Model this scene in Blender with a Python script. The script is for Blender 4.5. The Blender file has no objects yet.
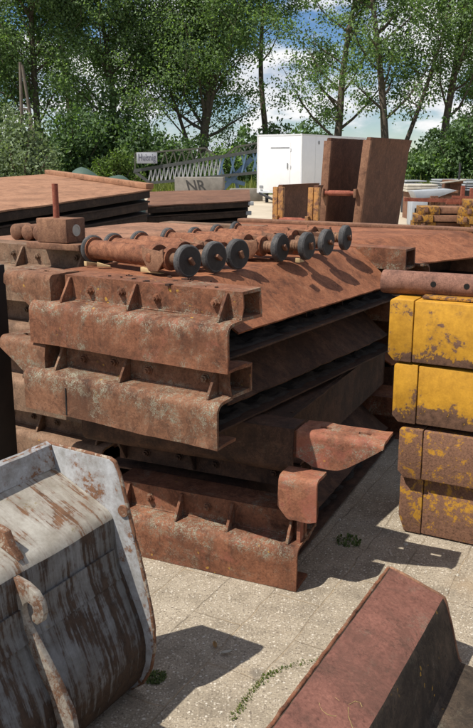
import bpy, bmesh, math, random
import numpy as np
from mathutils import Vector, Matrix, noise as mnoise
R = math.radians
random.seed(7)
scene = bpy.context.scene
COL = scene.collection

# ------------------------------------------------------------------ camera
F, PITCH, EYE = 800.0, R(14.1), 1.65
cd = bpy.data.cameras.new('camera'); cam = bpy.data.objects.new('camera', cd); COL.objects.link(cam)
cam.location = (0, 0, EYE); cam.rotation_euler = (R(90) - PITCH, 0, 0)
cd.sensor_fit = 'VERTICAL'; cd.sensor_height = 36; cd.lens = F / 728 * 36
cd.clip_start = 0.05; cd.clip_end = 6000
scene.camera = cam

def at(u, v, Y):                       # where a sight line reaches the distance Y
    dx, dy = (u - 236.5) / F, (v - 364) / F
    c, s = math.cos(PITCH), math.sin(PITCH)
    k = Y / (c - dy * s)
    return Vector((dx * k, Y, EYE + (-s - dy * c) * k))

# ------------------------------------------------------------------ materials
class NT:
    def __init__(self, name):
        self.m = bpy.data.materials.new(name); self.m.use_nodes = True
        self.t = self.m.node_tree; self.t.nodes.clear()
        self.out = self.n('ShaderNodeOutputMaterial')
    def n(self, typ, **kw):
        x = self.t.nodes.new(typ)
        for k, v in kw.items(): setattr(x, k, v)
        return x
    def l(self, a, b): self.t.links.new(a, b)
    def val(self, sock, v):
        if isinstance(v, bpy.types.NodeSocket): self.l(v, sock)
        else: sock.default_value = v
    def noise(self, vec, scale, detail=6, rough=.6, dist=0):
        x = self.n('ShaderNodeTexNoise'); self.l(vec, x.inputs['Vector'])
        x.inputs['Scale'].default_value = scale; x.inputs['Detail'].default_value = detail
        x.inputs['Roughness'].default_value = rough; x.inputs['Distortion'].default_value = dist
        return x.outputs['Fac']
    def ramp(self, fac, stops, interp='LINEAR'):
        x = self.n('ShaderNodeValToRGB'); self.l(fac, x.inputs['Fac'])
        cr = x.color_ramp; cr.interpolation = interp
        while len(cr.elements) < len(stops): cr.elements.new(.5)
        for e, (p, c) in zip(cr.elements, stops):
            e.position = p; e.color = c if len(c) == 4 else (*c, 1)
        return x.outputs['Color']
    def step(self, fac, a, b):
        x = self.n('ShaderNodeMapRange'); self.l(fac, x.inputs['Value'])
        x.inputs['From Min'].default_value = a; x.inputs['From Max'].default_value = b
        x.interpolation_type = 'SMOOTHSTEP'
        return x.outputs['Result']
    def mix(self, fac, a, b, mode='MIX'):
        x = self.n('ShaderNodeMix', data_type='RGBA', blend_type=mode)
        self.val(x.inputs[0], fac)
        for s, v in ((x.inputs[6], a), (x.inputs[7], b)):
            self.val(s, v if isinstance(v, bpy.types.NodeSocket) else (*v, 1))
        return x.outputs[2]
    def math(self, op, a, b=0.0):
        x = self.n('ShaderNodeMath', operation=op); self.val(x.inputs[0], a); self.val(x.inputs[1], b)
        return x.outputs[0]
    def coords(self, scale=(1, 1, 1), shift=True):
        tc = self.n('ShaderNodeTexCoord'); mp = self.n('ShaderNodeMapping')
        self.l(tc.outputs['Object'], mp.inputs['Vector']); mp.inputs['Scale'].default_value = scale
        if shift:
            oi = self.n('ShaderNodeObjectInfo'); cx = self.n('ShaderNodeCombineXYZ')
            r = self.math('MULTIPLY', oi.outputs['Random'], 37.0)
            for i in range(3): self.l(r, cx.inputs[i])
            self.l(cx.outputs[0], mp.inputs['Location'])
        return mp.outputs['Vector']
    def finish(self, color, rough=.8, bump=None, bstr=.4, bdist=.004, metal=0, spec=.4):
        p = self.n('ShaderNodeBsdfPrincipled')
        self.val(p.inputs['Base Color'], color if isinstance(color, bpy.types.NodeSocket) else (*color, 1))
        self.val(p.inputs['Roughness'], rough); p.inputs['Metallic'].default_value = metal
        p.inputs['Specular IOR Level'].default_value = spec
        if bump is not None:
            b = self.n('ShaderNodeBump'); b.inputs['Strength'].default_value = bstr; b.inputs['Distance'].default_value = bdist
            self.l(bump, b.inputs['Height']); self.l(b.outputs[0], p.inputs['Normal'])
        self.l(p.outputs[0], self.out.inputs[0])
        return self.m

def rust(name, dark, mid, light, lichen=0., paint=None, pamt=0., scale=1., bstr=.5, yellow=0., stain=.5, rough=.82, spec=.3, band=None, streak=.5):
    t = NT(name); v = t.coords()
    dark, mid, light = [(x * .92, y * .89, z * .80) for x, y, z in (dark, mid, light)]
    tc = t.n('ShaderNodeTexCoord'); sx = t.n('ShaderNodeSeparateXYZ'); t.l(tc.outputs['Object'], sx.inputs[0])
    a = t.noise(v, 2.6 * scale, 9, .68, .5); b = t.noise(v, 15 * scale, 7, .7, .3); c = t.noise(v, 110 * scale, 4, .7)
    f = t.math('ADD', t.math('MULTIPLY', a, .55), t.math('MULTIPLY', b, .45))
    col = t.ramp(f, [(.36, dark), (.48, mid), (.60, light), (.72, tuple(x * y for x, y in zip(light, (1.25, 1.3, 1.3))))])
    # grain of the pitted surface
    col = t.mix(.55, col, t.ramp(c, [(.30, (.40, .37, .35)), (.5, (.95, .95, .95)), (.70, (1.45, 1.45, 1.42))]), 'MULTIPLY')
    # flaking scale: patches with hard broken edges
    fl = t.noise(v, 8.5 * scale, 10, .74, .9)
    flake = t.step(fl, .545, .565)
    col = t.mix(t.math('MULTIPLY', flake, .55), col, tuple(.45 * x + .55 * y for x, y in zip(mid, dark)))
    rim = t.math('MULTIPLY', t.step(fl, .525, .545), t.math('SUBTRACT', 1.0, flake))
    col = t.mix(t.math('MULTIPLY', rim, .35), col, tuple(min(1, x * 1.35) for x in light))
    pit = t.noise(v, 38 * scale, 6, .75)
    col = t.mix(t.math('MULTIPLY', t.step(pit, .57, .66), stain), col, tuple(x * .55 for x in dark))
    # broad darker weathering and paler scuffs
    bw = t.noise(v, 1.9, 7, .7, .8)
    col = t.mix(t.math('MULTIPLY', t.step(bw, .50, .62), .55), col, tuple(.35 * x + .65 * y for x, y in zip(mid, dark)))
    scv = t.coords((3.5, 60, 60)); sc_ = t.noise(scv, 1.0, 5, .7, .3)
    col = t.mix(t.math('MULTIPLY', t.step(sc_, .64, .70), .30), col, tuple(min(1, x * 1.25) for x in light))
    # run-off streaks
    if streak:
        sv = t.coords((34, 34, 2.2)); st = t.noise(sv, 1.0, 6, .65, .2)
        sm = t.math('MULTIPLY', t.step(st, .52, .68), t.step(t.noise(v, 4, 3, .6), .42, .62))
        col = t.mix(t.math('MULTIPLY', sm, streak), col, tuple(x * .9 for x in dark))
    if paint:
        pm = t.math('ADD', t.math('MULTIPLY', t.noise(v, 4.5 * scale, 9, .72, .6), .75), t.math('MULTIPLY', b, .25))
        col = t.mix(t.math('MULTIPLY', t.step(pm, .57 - .25 * pamt, .66 - .25 * pamt), .75), col, paint)
    if lichen:
        z0 = t.noise(v, 7.5, 6, .7, .4)
        if band:
            bz = t.math('MULTIPLY', t.step(sx.outputs['Z'], band[0], band[0] + .06), t.math('SUBTRACT', 1.0, t.step(sx.outputs['Z'], band[1], band[1] + .03)))
            z0 = t.math('ADD', z0, t.math('MULTIPLY', bz, .12))
        zone = t.step(z0, .555 - .07 * lichen, .70)
        sp = t.noise(v, 135, 6, .85, .2); sp2 = t.noise(v, 300, 2, .6); sp3 = t.noise(v, 30, 6, .78, .6)
        k = t.math('MULTIPLY', zone, t.step(t.math('ADD', t.math('MULTIPLY', sp, .60), t.math('MULTIPLY', sp3, .40)), .485, .545))
        col = t.mix(t.math('MULTIPLY', k, min(.95, .85 * lichen)), col, t.ramp(sp2, [(.32, (.10, .088, .058)), (.52, (.20, .185, .13)), (.72, (.42, .40, .32))]))
    if yellow:
        w = t.n('ShaderNodeTexVoronoi'); wv = t.n('ShaderNodeMix', data_type='RGBA', blend_type='ADD'); wn = t.n('ShaderNodeTexNoise'); t.l(v, wn.inputs['Vector']); wn.inputs['Scale'].default_value = 40
        wv.inputs[0].default_value = .03; t.l(v, wv.inputs[6]); t.l(wn.outputs['Color'], wv.inputs[7]); t.l(wv.outputs[2], w.inputs['Vector']); w.inputs['Scale'].default_value = 24
        k = t.math('MULTIPLY', t.math('LESS_THAN', w.outputs['Distance'], .15), t.step(t.noise(v, 5, 3), .55, .62))
        col = t.mix(t.math('MULTIPLY', k, yellow), col, (.42, .24, .035))
    h = t.math('ADD', t.math('MULTIPLY', pit, .5), t.math('ADD', t.math('MULTIPLY', c, .35), t.math('MULTIPLY', flake, -.35)))
    return t.finish(col, rough, h, bstr, .005, 0, spec)

RUST_FRONT = rust('rusty_steel_weathered', (.050, .021, .013), (.178, .072, .040), (.265, .115, .067), lichen=1.15, band=(.10, .19), paint=(.23, .078, .048), pamt=.12, yellow=.8)
RUST_FRONT_B = rust('rusty_steel_crusty', (.048, .022, .014), (.165, .076, .044), (.25, .125, .078), lichen=1.25, band=(.07, .19), yellow=.8)
RUST_TOP = rust('rusty_plate_orange', (.075, .029, .017), (.235, .090, .046), (.325, .135, .072), lichen=.25, bstr=.35, stain=.6, streak=0)
RUST_SLOPE = rust('rusty_plate_greyed', (.10, .055, .038), (.27, .14, .092), (.36, .19, .125), lichen=.4, bstr=.4)
RUST_INNER = rust('rusty_steel_grimy_shaded', (.018, .011, .008), (.050, .027, .018), (.095, .050, .032), lichen=.15, bstr=.5)  # dark tone holds grime and the painted-in shade inside the panels
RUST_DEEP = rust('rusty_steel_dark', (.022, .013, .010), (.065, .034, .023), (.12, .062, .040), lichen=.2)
RUST_RED = rust('red_painted_rust', (.11, .045, .03), (.26, .105, .062), (.34, .16, .10), lichen=1.6, paint=(.26, .085, .056), pamt=.35, yellow=1)
RUST_PINK = rust('dusty_primer_rust', (.052, .022, .013), (.20, .078, .043), (.315, .14, .080), lichen=.1, scale=2.2, bstr=.45)
RUST_BROWN = rust('brown_sheet_rust', (.060, .030, .021), (.130, .062, .040), (.185, .092, .060), scale=1.2, bstr=.2, stain=.3)
RUST_STRIP = rust('light_brown_rust', (.09, .045, .03), (.20, .10, .065), (.28, .15, .095), scale=1.5)
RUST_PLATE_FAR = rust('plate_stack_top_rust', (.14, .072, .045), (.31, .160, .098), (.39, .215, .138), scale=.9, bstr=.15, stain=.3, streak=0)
RUST_EDGE_FAR = rust('plate_stack_edge_rust_shaded', (.018, .012, .010), (.040, .026, .020), (.070, .045, .034), bstr=.3)  # rust lowered to near black, shade of the plate edges painted in
RUST_MID_FAR = rust('dark_plate_top_rust', (.075, .04, .028), (.16, .078, .05), (.22, .115, .075), streak=0, scale=.8, bstr=.2)
RED_STRUT = rust('red_strut_paint', (.11, .035, .025), (.26, .075, .05), (.34, .12, .08), scale=3, bstr=.3)
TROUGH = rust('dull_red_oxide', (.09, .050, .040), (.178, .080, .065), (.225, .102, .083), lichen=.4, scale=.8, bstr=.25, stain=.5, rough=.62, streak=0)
TROUGH_IN = rust('grey_brown_oxide_shaded', (.018, .014, .011), (.046, .035, .028), (.10, .072, .054), lichen=.35, scale=1.2, yellow=.8, bstr=.3)  # oxide darkened so the colour carries the shade of the side wall

def painted(name, paint, rustc, thr, low=0., streak=None, scale=1., dirty=.3, rough=.5, zspan=.27, edge=0., soft=.02):
    t = NT(name); v = t.coords(shift=not streak)
    tc = t.n('ShaderNodeTexCoord'); sx = t.n('ShaderNodeSeparateXYZ'); t.l(tc.outputs['Object'], sx.inputs[0])
    big = t.noise(v, 5 * scale, 9, .68, .5); fine = t.noise(v, 34 * scale, 6, .7); mic = t.noise(v, 120, 3, .6)
    f = t.math('ADD', t.math('MULTIPLY', big, .68), t.math('MULTIPLY', fine, .32))
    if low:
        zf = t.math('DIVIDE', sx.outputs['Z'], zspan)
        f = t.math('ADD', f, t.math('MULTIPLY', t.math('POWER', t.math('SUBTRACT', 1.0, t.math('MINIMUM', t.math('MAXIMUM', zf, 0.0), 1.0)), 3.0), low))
    if streak:
        sv = t.coords(streak, False); st = t.noise(sv, 1.0, 7, .62, .25); st2 = t.noise(sv, 3.1, 5, .6)
        st = t.math('ADD', t.math('MULTIPLY', st, .65), t.math('MULTIPLY', st2, .35))
        f = t.math('ADD', t.math('MULTIPLY', f, .45), t.math('MULTIPLY', st, .55))
    if streak:
        ms = t.math('MULTIPLY', t.step(t.noise(v, 13, 6, .7, .5), .56, .64), t.step(t.noise(v, 60, 3, .7), .45, .6))
        paint_ = t.mix(t.math('MULTIPLY', ms, .7), paint, (.21, .16, .05))
    else: paint_ = paint
    rc = t.ramp(fine, [(.3, tuple(x * .38 for x in rustc)), (.5, rustc), (.72, tuple(x * 1.45 for x in rustc))])
    pc = t.mix(dirty, paint_, t.ramp(t.noise(v, 9 * scale, 6, .7), [(.3, (.45, .40, .33)), (.65, (1.05, 1.05, 1.05))]), 'MULTIPLY')
    pc = t.mix(.25, pc, t.ramp(mic, [(.3, (.6, .6, .58)), (.7, (1.2, 1.2, 1.2))]), 'MULTIPLY')
    halo = t.step(f, thr - .055, thr + .01)
    pc = t.mix(t.math('MULTIPLY', halo, .45), pc, tuple(.5 * (a * .7 + b) for a, b in zip(paint, rustc)))
    k = t.step(f, thr, thr + soft)
    col = t.mix(k, pc, rc)
    ro = t.n('ShaderNodeMix'); t.l(k, ro.inputs[0]); ro.inputs[2].default_value = rough; ro.inputs[3].default_value = .88
    h = t.math('SUBTRACT', t.math('MULTIPLY', mic, .25), t.math('MULTIPLY', k, t.math('ADD', .5, t.math('MULTIPLY', fine, -1.0))))
    return t.finish(col, ro.outputs[0], h, .45, .004, 0, .35)

YEL_A = painted('yellow_paint_chipped', (.54, .275, .024), (.125, .066, .040), .583, low=.20, dirty=.7, rough=.62, scale=1.3)
YEL_C = painted('yellow_paint_mostly_rusted', (.47, .235, .028), (.17, .085, .05), .450, dirty=.5, scale=3.4)
YEL_D = painted('yellow_paint_half_rusted', (.48, .245, .028), (.17, .085, .05), .474, low=.10, dirty=.5, scale=3.0)
YEL_FAR = painted('yellow_end_paint', (.42, .205, .028), (.10, .05, .03), .50, dirty=.5, scale=3)
ORANGE_POST = painted('orange_post_paint', (.42, .20, .06), (.15, .07, .04), .52, dirty=.4, scale=2)
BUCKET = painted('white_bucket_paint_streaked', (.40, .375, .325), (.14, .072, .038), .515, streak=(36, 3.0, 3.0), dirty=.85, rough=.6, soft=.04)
BUCKET_LOW = painted('white_bucket_paint_worn_shaded', (.195, .197, .195), (.050, .031, .020), .468, streak=(36, 2.4, 2.4), dirty=.9, rough=.6, soft=.065, low=.26, zspan=.5)  # worn white paint, greyed further to paint in shade on the bucket's back
BUCKET_SIDE = painted('white_side_plate_paint', (.37, .375, .38), (.15, .075, .04), .545, dirty=.8, scale=2.2, rough=.55, soft=.05)
BUCKET_LUG = painted('white_lug_paint', (.36, .33, .28), (.13, .065, .036), .465, dirty=.7, scale=3, rough=.65, soft=.08)
BUCKET_EDGE = painted('rusted_rim_paint', (.42, .36, .28), (.16, .075, .04), .43, dirty=.6, scale=4, rough=.7, soft=.06)

def plain(name, color, rough=.6, metal=0, var=.25, sc=12, bstr=.2, spec=.4):
    t = NT(name); v = t.coords()
    n1 = t.noise(v, sc, 6, .65)
    col = t.mix(var * 2, color, t.ramp(n1, [(.3, (.45, .45, .45)), (.7, (1.3, 1.3, 1.3))]), 'MULTIPLY')
    return t.finish(col, rough, t.noise(v, sc * 5, 4, .6), bstr, .003, metal, spec)

WHEEL = rust('dusty_dark_wheel', (.030, .030, .034), (.066, .068, .076), (.13, .124, .13), scale=3, streak=0, bstr=.4)
WHEEL_FACE = plain('black_wheel_face', (.028, .025, .023), .7, 0, .4, 30, .4)
POST = plain('black_brown_post', (.022, .014, .011), .7, 0, .4, 9)
HOLE = plain('dark_hole', (.008, .007, .006), .95)
WHITE = plain('white_cabin_panel', (.80, .80, .79), .35, 0, .08, 1.2, .02)
TRIM = plain('white_cabin_trim', (.62, .63, .64), .35, 0, .1, 6, .02)
GREYLINE = plain('grey_slot', (.25, .26, .27), .5)
BLACKM = plain('dark_running_gear', (.03, .03, .032), .7)
CONCRETE = plain('pale_concrete', (.22, .20, .17), .9, 0, .3, 3, .4)
SIGNW = plain('grey_white_board', (.36, .37, .40), .6, 0, .2, 2)
INK = plain('dark_lettering', (.10, .105, .14), .8)
GRAFF = plain('black_spray_paint', (.055, .052, .048), .8)
OLIVE = plain('olive_grey_steel', (.085, .085, .065), .7)
GALV = plain('pale_galvanised_steel', (.36, .37, .37), .55, 0, .25, 4)
BLUE = plain('blue_crane_paint', (.10, .17, .26), .5, 0, .3, 4)
DARKSTEEL = plain('dark_boom_steel', (.07, .075, .07), .7)
WOODP = plain('pale_wood', (.44, .31, .155), .8, 0, .3, 20)
WOODG = plain('grey_weathered_pole', (.14, .115, .09), .9, 0, .3, 4)
PLANKS = plain('pale_planks', (.48, .44, .36), .85, 0, .3, 5)
TARP = plain('green_tarp', (.055, .095, .07), .65, 0, .25, 1.5, .5)
DIRT = plain('packed_dirt', (.045, .036, .028), .95, 0, .45, 25, 1)
BARK = plain('grey_brown_bark', (.115, .09, .068), .95, 0, .4, 5, .8)
GREYSHEET = plain('grey_metal_sheet', (.36, .38, .40), .4, 0, .2, 2)
LEAFDRY = plain('dry_leaf', (.30, .18, .07), .8)
SCRAP = plain('rust_flakes', (.05, .024, .015), .9, 0, .4, 40)
THREAD = rust('threaded_rod_rust', (.09, .05, .035), (.20, .11, .07), (.30, .18, .12), scale=4)

def leafmat(name, c1, c2, trans=.35):
    t = NT(name)
    g = t.n('ShaderNodeNewGeometry')
    col = t.ramp(g.outputs['Random Per Island'], [(0, c1), (.75, c2), (1, tuple(x * 1.35 for x in c2))])
    d = t.n('ShaderNodeBsdfPrincipled'); t.l(col, d.inputs['Base Color'])
    d.inputs['Roughness'].default_value = .55; d.inputs['Specular IOR Level'].default_value = .3
    tr = t.n('ShaderNodeBsdfTranslucent')
    t.l(t.mix(1.0, col, (1.5, 1.7, .6), 'MULTIPLY'), tr.inputs[0])
    mx = t.n('ShaderNodeMixShader'); mx.inputs[0].default_value = trans
    t.l(d.outputs[0], mx.inputs[1]); t.l(tr.outputs[0], mx.inputs[2]); t.l(mx.outputs[0], t.out.inputs[0])
    return t.m

LEAF_POPLAR = leafmat('poplar_leaves', (.072, .118, .047), (.180, .258, .118), .45)
LEAF_DARK = leafmat('dark_leaves', (.046, .080, .032), (.108, .172, .070), .36)
LEAF_LIGHT = leafmat('bright_leaves', (.06, .10, .022), (.12, .18, .045))
LEAF_WILLOW = leafmat('willow_leaves', (.09, .125, .065), (.17, .22, .125), .3)
LEAF_WEED = leafmat('weed_leaves', (.045, .08, .012), (.12, .15, .03))
LEAF_DKWEED = leafmat('dark_weed_leaves', (.05, .08, .025), (.11, .145, .045))
GRASS_BL = leafmat('meadow_grass', (.09, .12, .028), (.20, .22, .06))

def ground_mat():
    t = NT('meadow_soil'); v = t.coords((1, 1, 1), False)
    col = t.ramp(t.noise(v, .35, 6, .6), [(.3, (.06, .075, .022)), (.55, (.12, .135, .04)), (.75, (.18, .17, .07))])
    return t.finish(col, .95, t.noise(v, 6, 5, .7), .5, .05)

def yard_mat():
    t = NT('exposed_aggregate_paving'); v = t.coords((1, 1, 1), False)
    big = t.noise(v, 1.3, 5, .6); med = t.noise(v, 9, 6, .65); fine = t.noise(v, 120, 3, .7)
    col = t.ramp(t.math('ADD', t.math('MULTIPLY', big, .5), t.math('MULTIPLY', med, .5)),
                 [(.32, (.155, .128, .094)), (.5, (.285, .240, .178)), (.66, (.37, .318, .245))])
    col = t.mix(.55, col, t.ramp(fine, [(.30, (.35, .33, .30)), (.5, (.95, .95, .95)), (.68, (1.45, 1.43, 1.38))]), 'MULTIPLY')
    for sc, thr, c, amt in ((43, .15, (.66, .62, .54), .6), (74, .22, (.62, .56, .46), .6), (118, .27, (.56, .50, .41), .5), (66, .20, (.12, .095, .07), .8), (105, .26, (.15, .12, .09), .75), (170, .3, (.14, .11, .08), .6)):
        w = t.n('ShaderNodeTexVoronoi'); t.l(t.mix(.25, v, t.n('ShaderNodeTexNoise').outputs['Color'], 'ADD') if False else v, w.inputs['Vector'])
        w.inputs['Scale'].default_value = sc
        sep = t.n('ShaderNodeSeparateColor'); t.l(w.outputs['Color'], sep.inputs[0])
        k = t.math('MULTIPLY', t.math('SUBTRACT', 1.0, t.step(w.outputs['Distance'], thr * .9, thr * 1.5)), t.math('GREATER_THAN', sep.outputs[0], .66))
        col = t.mix(t.math('MULTIPLY', k, amt), col, c)
    # slab joints
    mp = t.n('ShaderNodeMapping'); t.l(v, mp.inputs['Vector']); mp.inputs['Rotation'].default_value = (0, 0, R(-62))
    wn = t.n('ShaderNodeTexNoise'); t.l(v, wn.inputs['Vector']); wn.inputs['Scale'].default_value = 7
    wv = t.n('ShaderNodeVectorMath', operation='SCALE'); t.l(wn.outputs['Color'], wv.inputs[0]); wv.inputs['Scale'].default_value = .03
    ad = t.n('ShaderNodeVectorMath', operation='ADD'); t.l(mp.outputs[0], ad.inputs[0]); t.l(wv.outputs[0], ad.inputs[1])
    br = t.n('ShaderNodeTexBrick'); t.l(ad.outputs[0], br.inputs['Vector'])
    br.inputs['Scale'].default_value = 1; br.inputs['Brick Width'].default_value = .52; br.inputs['Row Height'].default_value = .205
    br.inputs['Mortar Size'].default_value = .004; br.inputs['Mortar Smooth'].default_value = .6
    jm = t.math('MULTIPLY', br.outputs['Fac'], t.step(t.noise(v, 4, 4), .30, .5))
    col = t.mix(t.math('MULTIPLY', jm, .5), col, t.ramp(t.noise(v, 3, 3), [(.4, (.10, .075, .05)), (.6, (.33, .24, .14))]))
    # dust and dark stains
    col = t.mix(t.math('MULTIPLY', t.step(t.noise(v, 2.1, 7, .65), .58, .72), .45), col, (.17, .145, .115))
    col = t.mix(t.math('MULTIPLY', t.step(t.noise(v, 1.1, 8, .7, .8), .53, .70), .5), col, (.30, .215, .13))
    oil = t.noise(v, 3.4, 5, .6, .4)
    col = t.mix(t.math('MULTIPLY', t.step(oil, .63, .70), .55), col, (.085, .075, .062))
    # sandy farther out
    sx = t.n('ShaderNodeSeparateXYZ'); t.l(v, sx.inputs[0])
    col = t.mix(t.step(sx.outputs['Y'], 9, 22), col, t.ramp(t.noise(v, .6, 6, .6), [(.35, (.36, .30, .22)), (.65, (.48, .41, .31))]))
    h = t.math('ADD', t.math('MULTIPLY', fine, .5), t.math('ADD', t.math('MULTIPLY', med, .4), t.math('MULTIPLY', jm, -1.2)))
    return t.finish(col, .9, h, .55, .006)

# ------------------------------------------------------------------ mesh kit
def tag(o, label=None, cat=None, group=None, kind=None):
    for k, v in (('label', label), ('category', cat), ('group', group), ('kind', kind)):
        if v: o[k] = v
    return o
def empty(name, loc=(0, 0, 0), rz=0., label=None, cat=None, group=None):
    o = bpy.data.objects.new(name, None); COL.objects.link(o); o.empty_display_size = .1
    o.location = loc; o.rotation_euler = (0, 0, rz)
    return tag(o, label, cat, group)
def copy_tree(o, parent=None):
    c = o.copy(); COL.objects.link(c)
    if parent: c.parent = parent
    for ch in list(o.children): copy_tree(ch, c)
    return c

class MB:
    def __init__(self): self.v, self.f = [], []
    def add(self, vs, fs):
        b = len(self.v); self.v += [tuple(p) for p in vs]; self.f += [tuple(i + b for i in f) for f in fs]; return self
    def box(self, x0, x1, y0, y1, z0, z1, M=None):
        p = [Vector((x, y, z)) for z in (z0, z1) for y in (y0, y1) for x in (x0, x1)]
        if M: p = [M @ q for q in p]
        return self.add(p, [(0, 2, 3, 1), (4, 5, 7, 6), (0, 1, 5, 4), (2, 6, 7, 3), (0, 4, 6, 2), (1, 3, 7, 5)])
    def hexa(self, bottom, top):          # two rings of four points
        return self.add(list(bottom) + list(top), [(3, 2, 1, 0), (4, 5, 6, 7), (0, 1, 5, 4), (1, 2, 6, 5), (2, 3, 7, 6), (3, 0, 4, 7)])
    def bar(self, p, q, w, h=None, up=(0, 0, 1)):
        p, q = Vector(p), Vector(q); h = h or w; d = (q - p).normalized(); u = Vector(up)
        if abs(d.dot(u)) > .95: u = Vector((1, 0, 0))
        s = d.cross(u).normalized(); u = s.cross(d)
        a = [s * w / 2 * i + u * h / 2 * j for i, j in ((-1, -1), (1, -1), (1, 1), (-1, 1))]
        return self.hexa([p + k for k in a], [q + k for k in a])
    def tube(self, pts, rad, seg=16, cap=True):
        pts = [Vector(p) for p in pts]; rad = rad if hasattr(rad, '__len__') else [rad] * len(pts)
        b = len(self.v); ref = None
        for i, p in enumerate(pts):
            d = (pts[min(i + 1, len(pts) - 1)] - pts[max(i - 1, 0)])
            if d.length < 1e-9: d = Vector(dlast)
            d.normalize(); dlast = d
            if ref is None or abs(ref.dot(d)) > .97: ref = Vector((0, 0, 1)) if abs(d.z) < .9 else Vector((1, 0, 0))
            s = d.cross(ref).normalized(); u = s.cross(d)
            for k in range(seg):
                a = 2 * math.pi * k / seg
                self.v.append(tuple(p + (s * math.cos(a) + u * math.sin(a)) * rad[i]))
        for i in range(len(pts) - 1):
            for k in range(seg):
                k2 = (k + 1) % seg
                self.f.append((b + i * seg + k, b + i * seg + k2, b + (i + 1) * seg + k2, b + (i + 1) * seg + k))
        if cap:
            self.f.append(tuple(b + k for k in reversed(range(seg)))); e = b + (len(pts) - 1) * seg
            self.f.append(tuple(e + k for k in range(seg)))
        return self
    def lathe_x(self, prof, seg=28, c=(0, 0, 0)):      # (x, r) profile turned about the x axis
        b = len(self.v); n = len(prof)
        for x, r in prof:
            for k in range(seg):
                a = 2 * math.pi * k / seg; self.v.append((x + c[0], c[1] + r * math.cos(a), c[2] + r * math.sin(a)))
        for i in range(n - 1):
            for k in range(seg):
                k2 = (k + 1) % seg
                self.f.append((b + i * seg + k, b + i * seg + k2, b + (i + 1) * seg + k2, b + (i + 1) * seg + k))
        self.f.append(tuple(b + k for k in reversed(range(seg)))); e = b + (n - 1) * seg
        self.f.append(tuple(e + k for k in range(seg)))
        return self
    def prism(self, poly, axis, a, b):    # polygon in the plane across `axis`
        def mk(p, t):
            if axis == 'x': return (t, p[0], p[1])
            if axis == 'y': return (p[0], t, p[1])
            return (p[0], p[1], t)
        n = len(poly)
        return self.add([mk(p, a) for p in poly] + [mk(p, b) for p in poly],
                        [tuple(range(n)), tuple(reversed(range(n, 2 * n)))] + [(i, i + n, (i + 1) % n + n, (i + 1) % n) for i in range(n)])
    def sheet(self, grid, th, mask=None, dirn=None):   # grid of points [j][i] -> plate of thickness th
        nj, ni = len(grid), len(grid[0]); P = [[Vector(p) for p in r] for r in grid]
        b = len(self.v)
        N = [[None] * ni for _ in range(nj)]
        for j in range(nj):
            for i in range(ni):
                du = P[j][min(i + 1, ni - 1)] - P[j][max(i - 1, 0)]; dv = P[min(j + 1, nj - 1)][i] - P[max(j - 1, 0)][i]
                N[j][i] = du.cross(dv).normalized() if dirn is None else Vector(dirn)
        for j in range(nj):
            for i in range(ni): self.v.append(tuple(P[j][i]))
        for j in range(nj):
            for i in range(ni): self.v.append(tuple(P[j][i] - N[j][i] * th))
        o = nj * ni
        on = lambda j, i: 0 <= j < nj - 1 and 0 <= i < ni - 1 and not (mask and mask(j, i))
        for j in range(nj - 1):
            for i in range(ni - 1):
                if not on(j, i): continue
                a, c, d, e = b + j * ni + i, b + j * ni + i + 1, b + (j + 1) * ni + i + 1, b + (j + 1) * ni + i
                self.f.append((a, c, d, e)); self.f.append((e + o, d + o, c + o, a + o))
                if not on(j - 1, i): self.f.append((c, a, a + o, c + o))
                if not on(j + 1, i): self.f.append((e, d, d + o, e + o))
                if not on(j, i - 1): self.f.append((a, e, e + o, a + o))
                if not on(j, i + 1): self.f.append((d, c, c + o, d + o))
        return self
    def wobble(self, amp, freq, seed=0):
        out = []
        for p in self.v:
            q = Vector(p); n = mnoise.noise_vector(q * freq + Vector((seed * 7.3, seed * 3.1, seed)))
            n2 = mnoise.noise_vector(q * freq * 4.3 + Vector((seed, seed * 5.7, 2)))
            out.append(tuple(q + (n + n2 * .35) * amp))
        self.v = out; return self
    def build(self, name, mat, parent=None, smooth=35, bevel=0., loc=None, rz=None, label=None, segs=2):
        me = bpy.data.meshes.new(name); me.from_pydata(self.v, [], self.f); me.update()
        bm = bmesh.new(); bm.from_mesh(me); bmesh.ops.recalc_face_normals(bm, faces=bm.faces)
        if bevel:
            bmesh.ops.remove_doubles(bm, verts=bm.verts, dist=1e-5)
            es = [e for e in bm.edges if len(e.link_faces) == 2 and e.calc_face_angle(0) > R(30)]
            bmesh.ops.bevel(bm, geom=es, offset=bevel, segments=segs, affect='EDGES', profile=.5, clamp_overlap=True)
        bm.to_mesh(me); bm.free()
        if smooth:
            me.polygons.foreach_set('use_smooth', [True] * len(me.polygons))
            me.set_sharp_from_angle(angle=R(smooth))
        me.materials.append(mat)
        o = bpy.data.objects.new(name, me); COL.objects.link(o)
        if parent: o.parent = parent
        if loc is not None: o.location = loc
        if rz is not None: o.rotation_euler.z = rz
        if label: o['label'] = label
        return o

def path_sheet(mb, path, x0, x1, th, nx=24, inward=None):
    """a folded sheet: path in (y, z) swept along x"""
    grid = [[(x0 + (x1 - x0) * i / nx, y, z) for i in range(nx + 1)] for y, z in path]
    return mb.sheet(grid, th)
def arc(cy, cz, r, a0, a1, n=5):
    return [(cy + r * math.cos(R(a0 + (a1 - a0) * k / n)), cz + r * math.sin(R(a0 + (a1 - a0) * k / n))) for k in range(n + 1)]

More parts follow.
